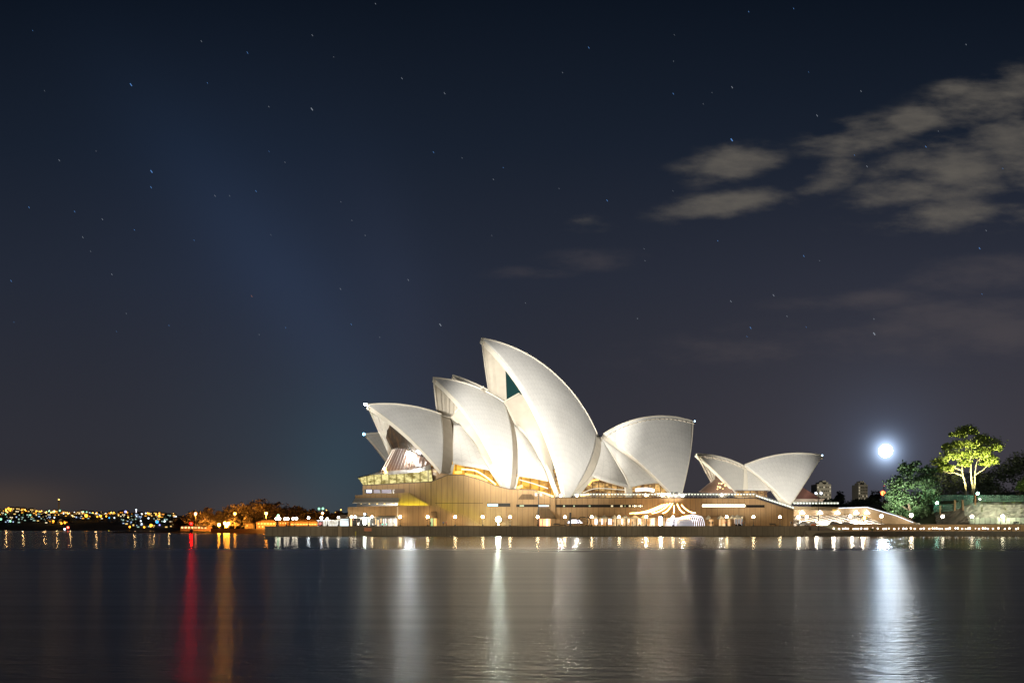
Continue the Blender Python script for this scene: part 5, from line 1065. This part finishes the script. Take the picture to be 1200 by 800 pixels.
shed(340, 372, 608, 610.6, 618, 680, 10, 'long low orange shed behind the white lamps', OR, ROOFO, [(341 + k * 3.4, 613.2, 2.6, 1.4) for k in range(9)], ORG)
shed(287, 296, 612.4, 613.4, 619, 770, 6, 'small pale hut beside the orange cottage', mat('pale_hut', (.4, .3, .18), .8), ROOFO, [(289, 615, 1.2, 1.4)], ORG)
shed(211, 246, 615.5, 616.4, 620.4, 775, 6, 'long low boat shed with glowing windows behind the beacon', mat('boathouse_wood', (.25, .13, .07), .8), mat('boathouse_roof', (.12, .07, .05), .8), [(212.5 + k * 3.9, 616.8, 2.2, 2) for k in range(8)], glow('peach_window', (1, .55, .25), 2.2))
shed(394.5, 407, 602.6, 607, 617, 440, 8, 'hipped tan roofed kiosk behind the lit pavilion', mat('kiosk_wall', (.4, .28, .2), .8), mat('tan_hip_roof', (.45, .30, .20), .8), [], ORG)
pv = thing('lit_pavilion', 'glowing white glazed pavilion on the sea wall left of the podium', 'pavilion', W(390, 616.5, 409))
mb = MB(); mb.bpx(372, 608.9, 408, 610, 407, 6); mb.build('roof', WHITEPAINT, pv)
PVG = lit_glass('pavilion_glass', (.5, .45, .32), (1, .98, .92), 1.0, (.4, .3, .3), .40, 2.4)
mb = MB(); mb.bpx(379, 610, 398.5, 616.5, 409, .2); mb.build('glass_front', PVG, pv)
mb = MB(); mb.bpx(398.8, 607.8, 408.3, 616.5, 408, .3); mb.build('light_box', glow('cool_light_box', (.72, .90, 1), 1.1), pv)
mb = MB()
for x in (372.3, 378.5, 384, 389, 394, 398.3): mb.bpx(x, 609.9, x + .5, 616.6, 407.4, .3)
mb.each('post', WHITEPAINT, pv)
mb = MB(); mb.bpx(373.5, 611.5, 377.5, 615, 408.6, .2); mb.build('red_panel', glow('red_panel_light', (.7, .06, .04), .8), pv)
p = W(397.3, 616, 401.4); mb = MB(); mb.tube([(p.x, 401.4, 3.46), (p.x, 401.4, 4.9)], .16, 0, 8); mb.ball((p.x, 401.4, 4.95), .22, 0, 8, 6); tag(mb.build('bollard', DARK, loc=(p.x, 401.4, 3.46)), 'dark bollard on top of the sea wall pilaster', 'bollard')
qy = thing('stone_quay', 'low quay edge lit orange below the headland lamps', 'quay', W(270, 620, 740))
mb = MB(); mb.bpx(247, 619.2, 312, 625, 738, 4); mb.build('quay_wall', mat('quay_stone', (.34, .24, .14), .85, var=.3), qy)

# far city on the hill: every house its own object
WIN = [glow('far_window_%d' % i, c, s_, False) for i, (c, s_) in enumerate((((1, .45, .05), 1.3), ((1, .66, .20), 1.1), ((1, .84, .52), 1.2), ((.50, .75, .62), .8), ((.5, .68, 1), 1.1), ((.35, .75, .28), .7), ((1, .32, .02), 1.3)))]
HW = mat('far_house_wall', (.10, .09, .075), .9); HR = mat('far_house_roof', (.05, .035, .03), .9)
HLAB = ('low far shore house with a lit window band', 'narrow far shore house with one lit window', 'broad far shore building with several lit windows')
protos = []
for kind in range(3):
    for wi in range(7):
        mb = MB(); w, h, d = ((7, 4.5, 8), (5, 7, 7), (13, 8, 10))[kind]; mb.box((-w / 2, 0, -2), (w / 2, d, h), 0)
        mb.add([(-w / 2 - .3, -.3, h), (w / 2 + .3, -.3, h), (w / 2 + .3, d + .3, h), (-w / 2 - .3, d + .3, h), (-w * .25, d / 2, h + 1.8), (w * .25, d / 2, h + 1.8)], [(0, 1, 5, 4), (1, 2, 5), (2, 3, 4, 5), (3, 0, 4), (3, 2, 1, 0)], 1)
        for (x0, z0, x1, z1) in (((-2.2, 1.2, 2.2, 3.2),), ((-1.3, 2.5, 1.3, 5.2),), ((-5.5, 1, -2.6, 3), (-1, 4.5, 2, 6.6), (3, 4.2, 5.6, 6.4), (2, 1, 3.4, 3)))[kind]: mb.box((x0, -.15, z0), (x1, .1, z1), 2)
        o = mb.build('far_house', [HW, HR, WIN[wi]]); protos.append((kind, wi, o))
used = set()
def ground_for(px, py):
    best = None
    for i in range(120):
        Y = 2060 + i * 9; x = (px - 600) * Y / F; z = far_h(x, Y); yy_ = 620 - (z - H) * F / Y
        if yy_ <= py: return Vector((x, Y, z))
    Y = 2990; x = (px - 600) * Y / F; return Vector((x, Y, far_h(x, Y)))
def far_house(px, py, kind, wi):
    k, w_, o = protos[kind * 7 + wi]
    if (kind, wi) in used: c = o.copy(); COL.objects.link(c)
    else: c = o; used.add((kind, wi))
    c.location = ground_for(px, py); s_ = random.uniform(.75, 1.25); c.scale = (s_, s_, s_); tag(c, HLAB[kind], 'house', 'far shore houses, ' + ('low', 'narrow', 'broad')[kind])
rr = random.Random(11)
def rw(): return rr.choices(range(7), (9, 6, 3, 1, 2, 2, 6))[0]
for _ in range(120):
    px = rr.uniform(-4, 206); far_house(px, 600 + rr.gauss(0, 2.8) + (px > 150) * 4, rr.choice((0, 0, 1, 2)), rw())
for _ in range(36):
    px = rr.uniform(8, 60); far_house(px, rr.uniform(604, 613.5), rr.choice((0, 1, 0, 2)), rr.choice((1, 2, 3, 3, 4)))
for _ in range(22): far_house(rr.uniform(84, 120), rr.uniform(603, 609), rr.choice((0, 1)), rr.choice((2, 3, 4, 0)))
for _ in range(54):
    px = rr.uniform(143, 208); far_house(px, rr.uniform(604, 619), rr.choice((0, 1, 0, 2)), rr.choice((1, 2, 3, 3, 3, 4, 1)))
for _ in range(12): far_house(rr.uniform(53, 80), rr.uniform(611, 614), 0, rr.choice((0, 6, 6)))
for o in [o for k, w_, o in protos if (k, w_) not in used]: bpy.data.objects.remove(o)
# far street lamps; the point lights are added to brighten the hillside
for px, py, e in ((10, 599, 1), (30, 602, .7), (55, 600, 1), (70, 611, .8), (85, 600, .8), (115, 603, 1), (160, 605, .8), (182, 603, .9), (200, 605, 1), (178, 616, .5)):
    l = bpy.data.lights.new('hillside_fill', 'POINT'); l.energy = 26000 * e; l.color = (1, .6, .25); l.shadow_soft_size = 2; o = bpy.data.objects.new('hillside_fill', l); COL.objects.link(o); o.location = ground_for(px, py) + Vector((0, -14, 13))
LG = [glow('far_lamp_%d' % i, c, s_, False) for i, (c, s_) in enumerate((((1, .36, .025), 4.5), ((1, .58, .14), 3.2), ((.80, .92, 1), 2.2), ((.4, 1, .6), 1.6), ((.36, .36, 1), 2.2), ((.06, .45, 1), 1.6)))]
lp = []
for i, m in enumerate(LG):
    mb = MB(); mb.tube([(0, 0, -1), (0, 0, 5)], .15, 0, 5); mb.ball((0, 0, 5.3), 1.6, 1, 8, 6); lp.append(mb.build('far_street_lamp', [DARK, m]))
LC = ('orange', 'yellow', 'white', 'greenish', 'violet', 'blue'); lu = set()
def far_lamp(px, py, i, s_=1.0):
    if i in lu: c = lp[i].copy(); COL.objects.link(c)
    else: c = lp[i]; lu.add(i)
    c.location = ground_for(px, py + 3.5); c.scale = (s_, s_, s_); tag(c, 'tiny %s street lamp on the far shore hillside' % LC[i], 'street lamp', '%s lamps of the far shore' % LC[i])
for _ in range(100):
    px = rr.uniform(0, 207); far_lamp(px, 597.8 + rr.gauss(0, 3.0) + (px > 150) * 3.5, rr.choices(range(4), (6, 4, 3, 2))[0], rr.uniform(.6, 1.2))
for px, py, i, s_ in ((147, 600.3, 4, 1.7), (140, 599.5, 4, 1.1), (128, 606, 5, 1.1), (134, 606, 2, 1), (101, 607, 0, 2.2), (184, 614, 5, 2), (187, 614.5, 4, 1), (166, 602, 2, 1.3), (166, 613, 2, 1), (165, 610, 2, 1.1), (193, 611, 2, 1.3), (152, 620.5, 0, 1.1), (169, 621, 0, 1), (177, 620.5, 0, 1.6), (70, 594, 3, 1.5), (97.5, 596, 3, 1.3), (101.5, 594.6, 3, 1.2), (1, 609, 3, 1.5), (12, 611.4, 3, 1.4), (62.5, 611, 0, 1.3), (72, 613.5, 0, 1.2), (76, 613, 0, 1.3), (118, 605.5, 0, 1.6), (114, 605, 0, 1.2), (10, 596.5, 0, 1.7), (7, 596.5, 0, 1.3), (163, 613.6, 2, .9), (174, 607, 2, 1.2)): far_lamp(px, py, i, s_)
for i, o in enumerate(lp):
    if i not in lu: bpy.data.objects.remove(o)
for px, yt, yb, m, lab, r in ((69, 585.8, 600, LG[1], 'slender far tower with a light on top', 2.0), (159.6, 597.6, 606, LG[2], 'white lit spire on the far hillside', 1.2)):
    b_ = ground_for(px, yb); Y = b_.y; tz = W(px, yt, Y).z; t_ = thing('far_tower', lab, 'tower', b_); mb = MB(); mb.tube([b_ - Vector((0, 0, 2)), (b_.x, Y, tz)], [r * 1.1, r * .8], 0, 8); mb.build('shaft', glow('white_spire', (1, .95, .98), 1.6, False) if 'spire' in lab else HW, t_)
    mb = MB(); mb.ball((b_.x, Y, tz + 1.5), 1.9, 0, 10, 8); mb.build('lamp', m, t_)
def buoy(px, py, Y, m, label, r):
    p = W(px, py, Y); t_ = thing('navigation_buoy', label, 'buoy', (p.x, Y, 0)); mb = MB(); mb.lathe((p.x, Y, -.8), [(1.0, 0), (1.4, .5), (1.3, 1.3), (.3, 1.6), (.25, p.z + .6)], 0, 10); mb.build('float', mat('buoy_paint', (.2, .05, .04), .6), t_)
    mb = MB(); mb.ball(p, r, 0, 10, 8); mb.build('lamp', m, t_)
buoy(79.6, 617.6, 1700, glow('red_buoy_light', (1, .05, .03), 20), 'far red buoy light on the dark water', 1.5); buoy(75.8, 619.6, 1700, glow('white_buoy_light', (.7, .8, 1), 9), 'far white buoy light left of the red one', 1.2); buoy(127.5, 622, 1300, glow('yellow_buoy_light', (1, .8, .05), 2), 'dim yellow buoy light on the dark water', .7)
# lights on the hill behind the pavilion
for px, py, i in ((373.8, 595.8, 3), (378.4, 595.6, 3), (382.5, 597.6, 1), (368, 606, 4), (392.8, 600, 1), (398.6, 601, 2), (399.5, 597, 1)):
    Y = 1900; p = W(px, py, Y); t_ = thing('hillside_lamp', 'pale lamp on the hill behind the lit pavilion', 'lamp', (p.x, Y, 4), 'lamps on the hill behind the pavilion'); mb = MB(); mb.tube([(p.x, Y, 2), p], .2, 0, 5); mb.build('pole', DARK, t_); mb = MB(); mb.ball(p, 1.3 if i != 3 else 2, 0, 8, 6); mb.build('globe', LG[i], t_)

# stars, drawn out a little by the turning sky
mb = MB(); rs = random.Random(5); Ys = 60000
def star(px, py, L, w, m):
    a = W(px - L * .38, py - L * .55, Ys); b_ = W(px + L * .38, py + L * .55, Ys); mb.tube([a, b_], w / F * Ys, m, 6)
for px, py, m, w in ((153.5, 99.5, 0, .8), (290, 62, 0, .55), (365.5, 128, 1, .8), (177.5, 201, 0, .8), (177, 219.5, 0, .6), (69.5, 188, 1, .5), (516, 380.5, 1, .75), (478.5, 328, 1, .5), (34, 243, 0, .5), (97, 278, 1, .5), (131, 321.5, 1, .5), (295, 347, 2, .5), (471, 92, 1, .5), (521, 109.5, 1, .5), (236, 48.5, 1, .45), (366, 41.5, 1, .5), (508, 178.5, 0, .45), (300, 224, 0, .5), (252, 229.5, 1, .45), (87.5, 248, 0, .45), (120, 257, 1, .5), (13, 329, 0, .5), (399, 338.5, 1, .45), (857.5, 164, 0, .85), (858, 102.5, 1, .6), (957.5, 135.5, 1, .55), (942, 300, 0, .5), (906.5, 346, 1, .6), (856.5, 353, 1, .55), (879.5, 384, 0, .6), (1024.5, 391, 1, .85), (1148, 291, 0, .6), (711.5, 235, 0, .5), (690, 56, 0, .5), (1009, 107, 1, .45), (1016, 195, 1, .45), (1085, 172, 0, .5), (789, 110, 0, .45)): star(px, py, 2.4 * (w + .25), w * (.62 if w > .7 else .42), m)
for _ in range(60): star(rs.uniform(-30, 1230), rs.uniform(-20, 400), 1.2, rs.choice((.10, .12, .14, .2)), rs.choice((0, 1, 1)))
struct('sky_stars', mb, [glow('blue_star', (.16, .42, 1), .6, False), glow('white_star', (.75, .85, 1), .32, False), glow('red_star', (1, .4, .25), .35, False)], 'faint stars drawn into short streaks')
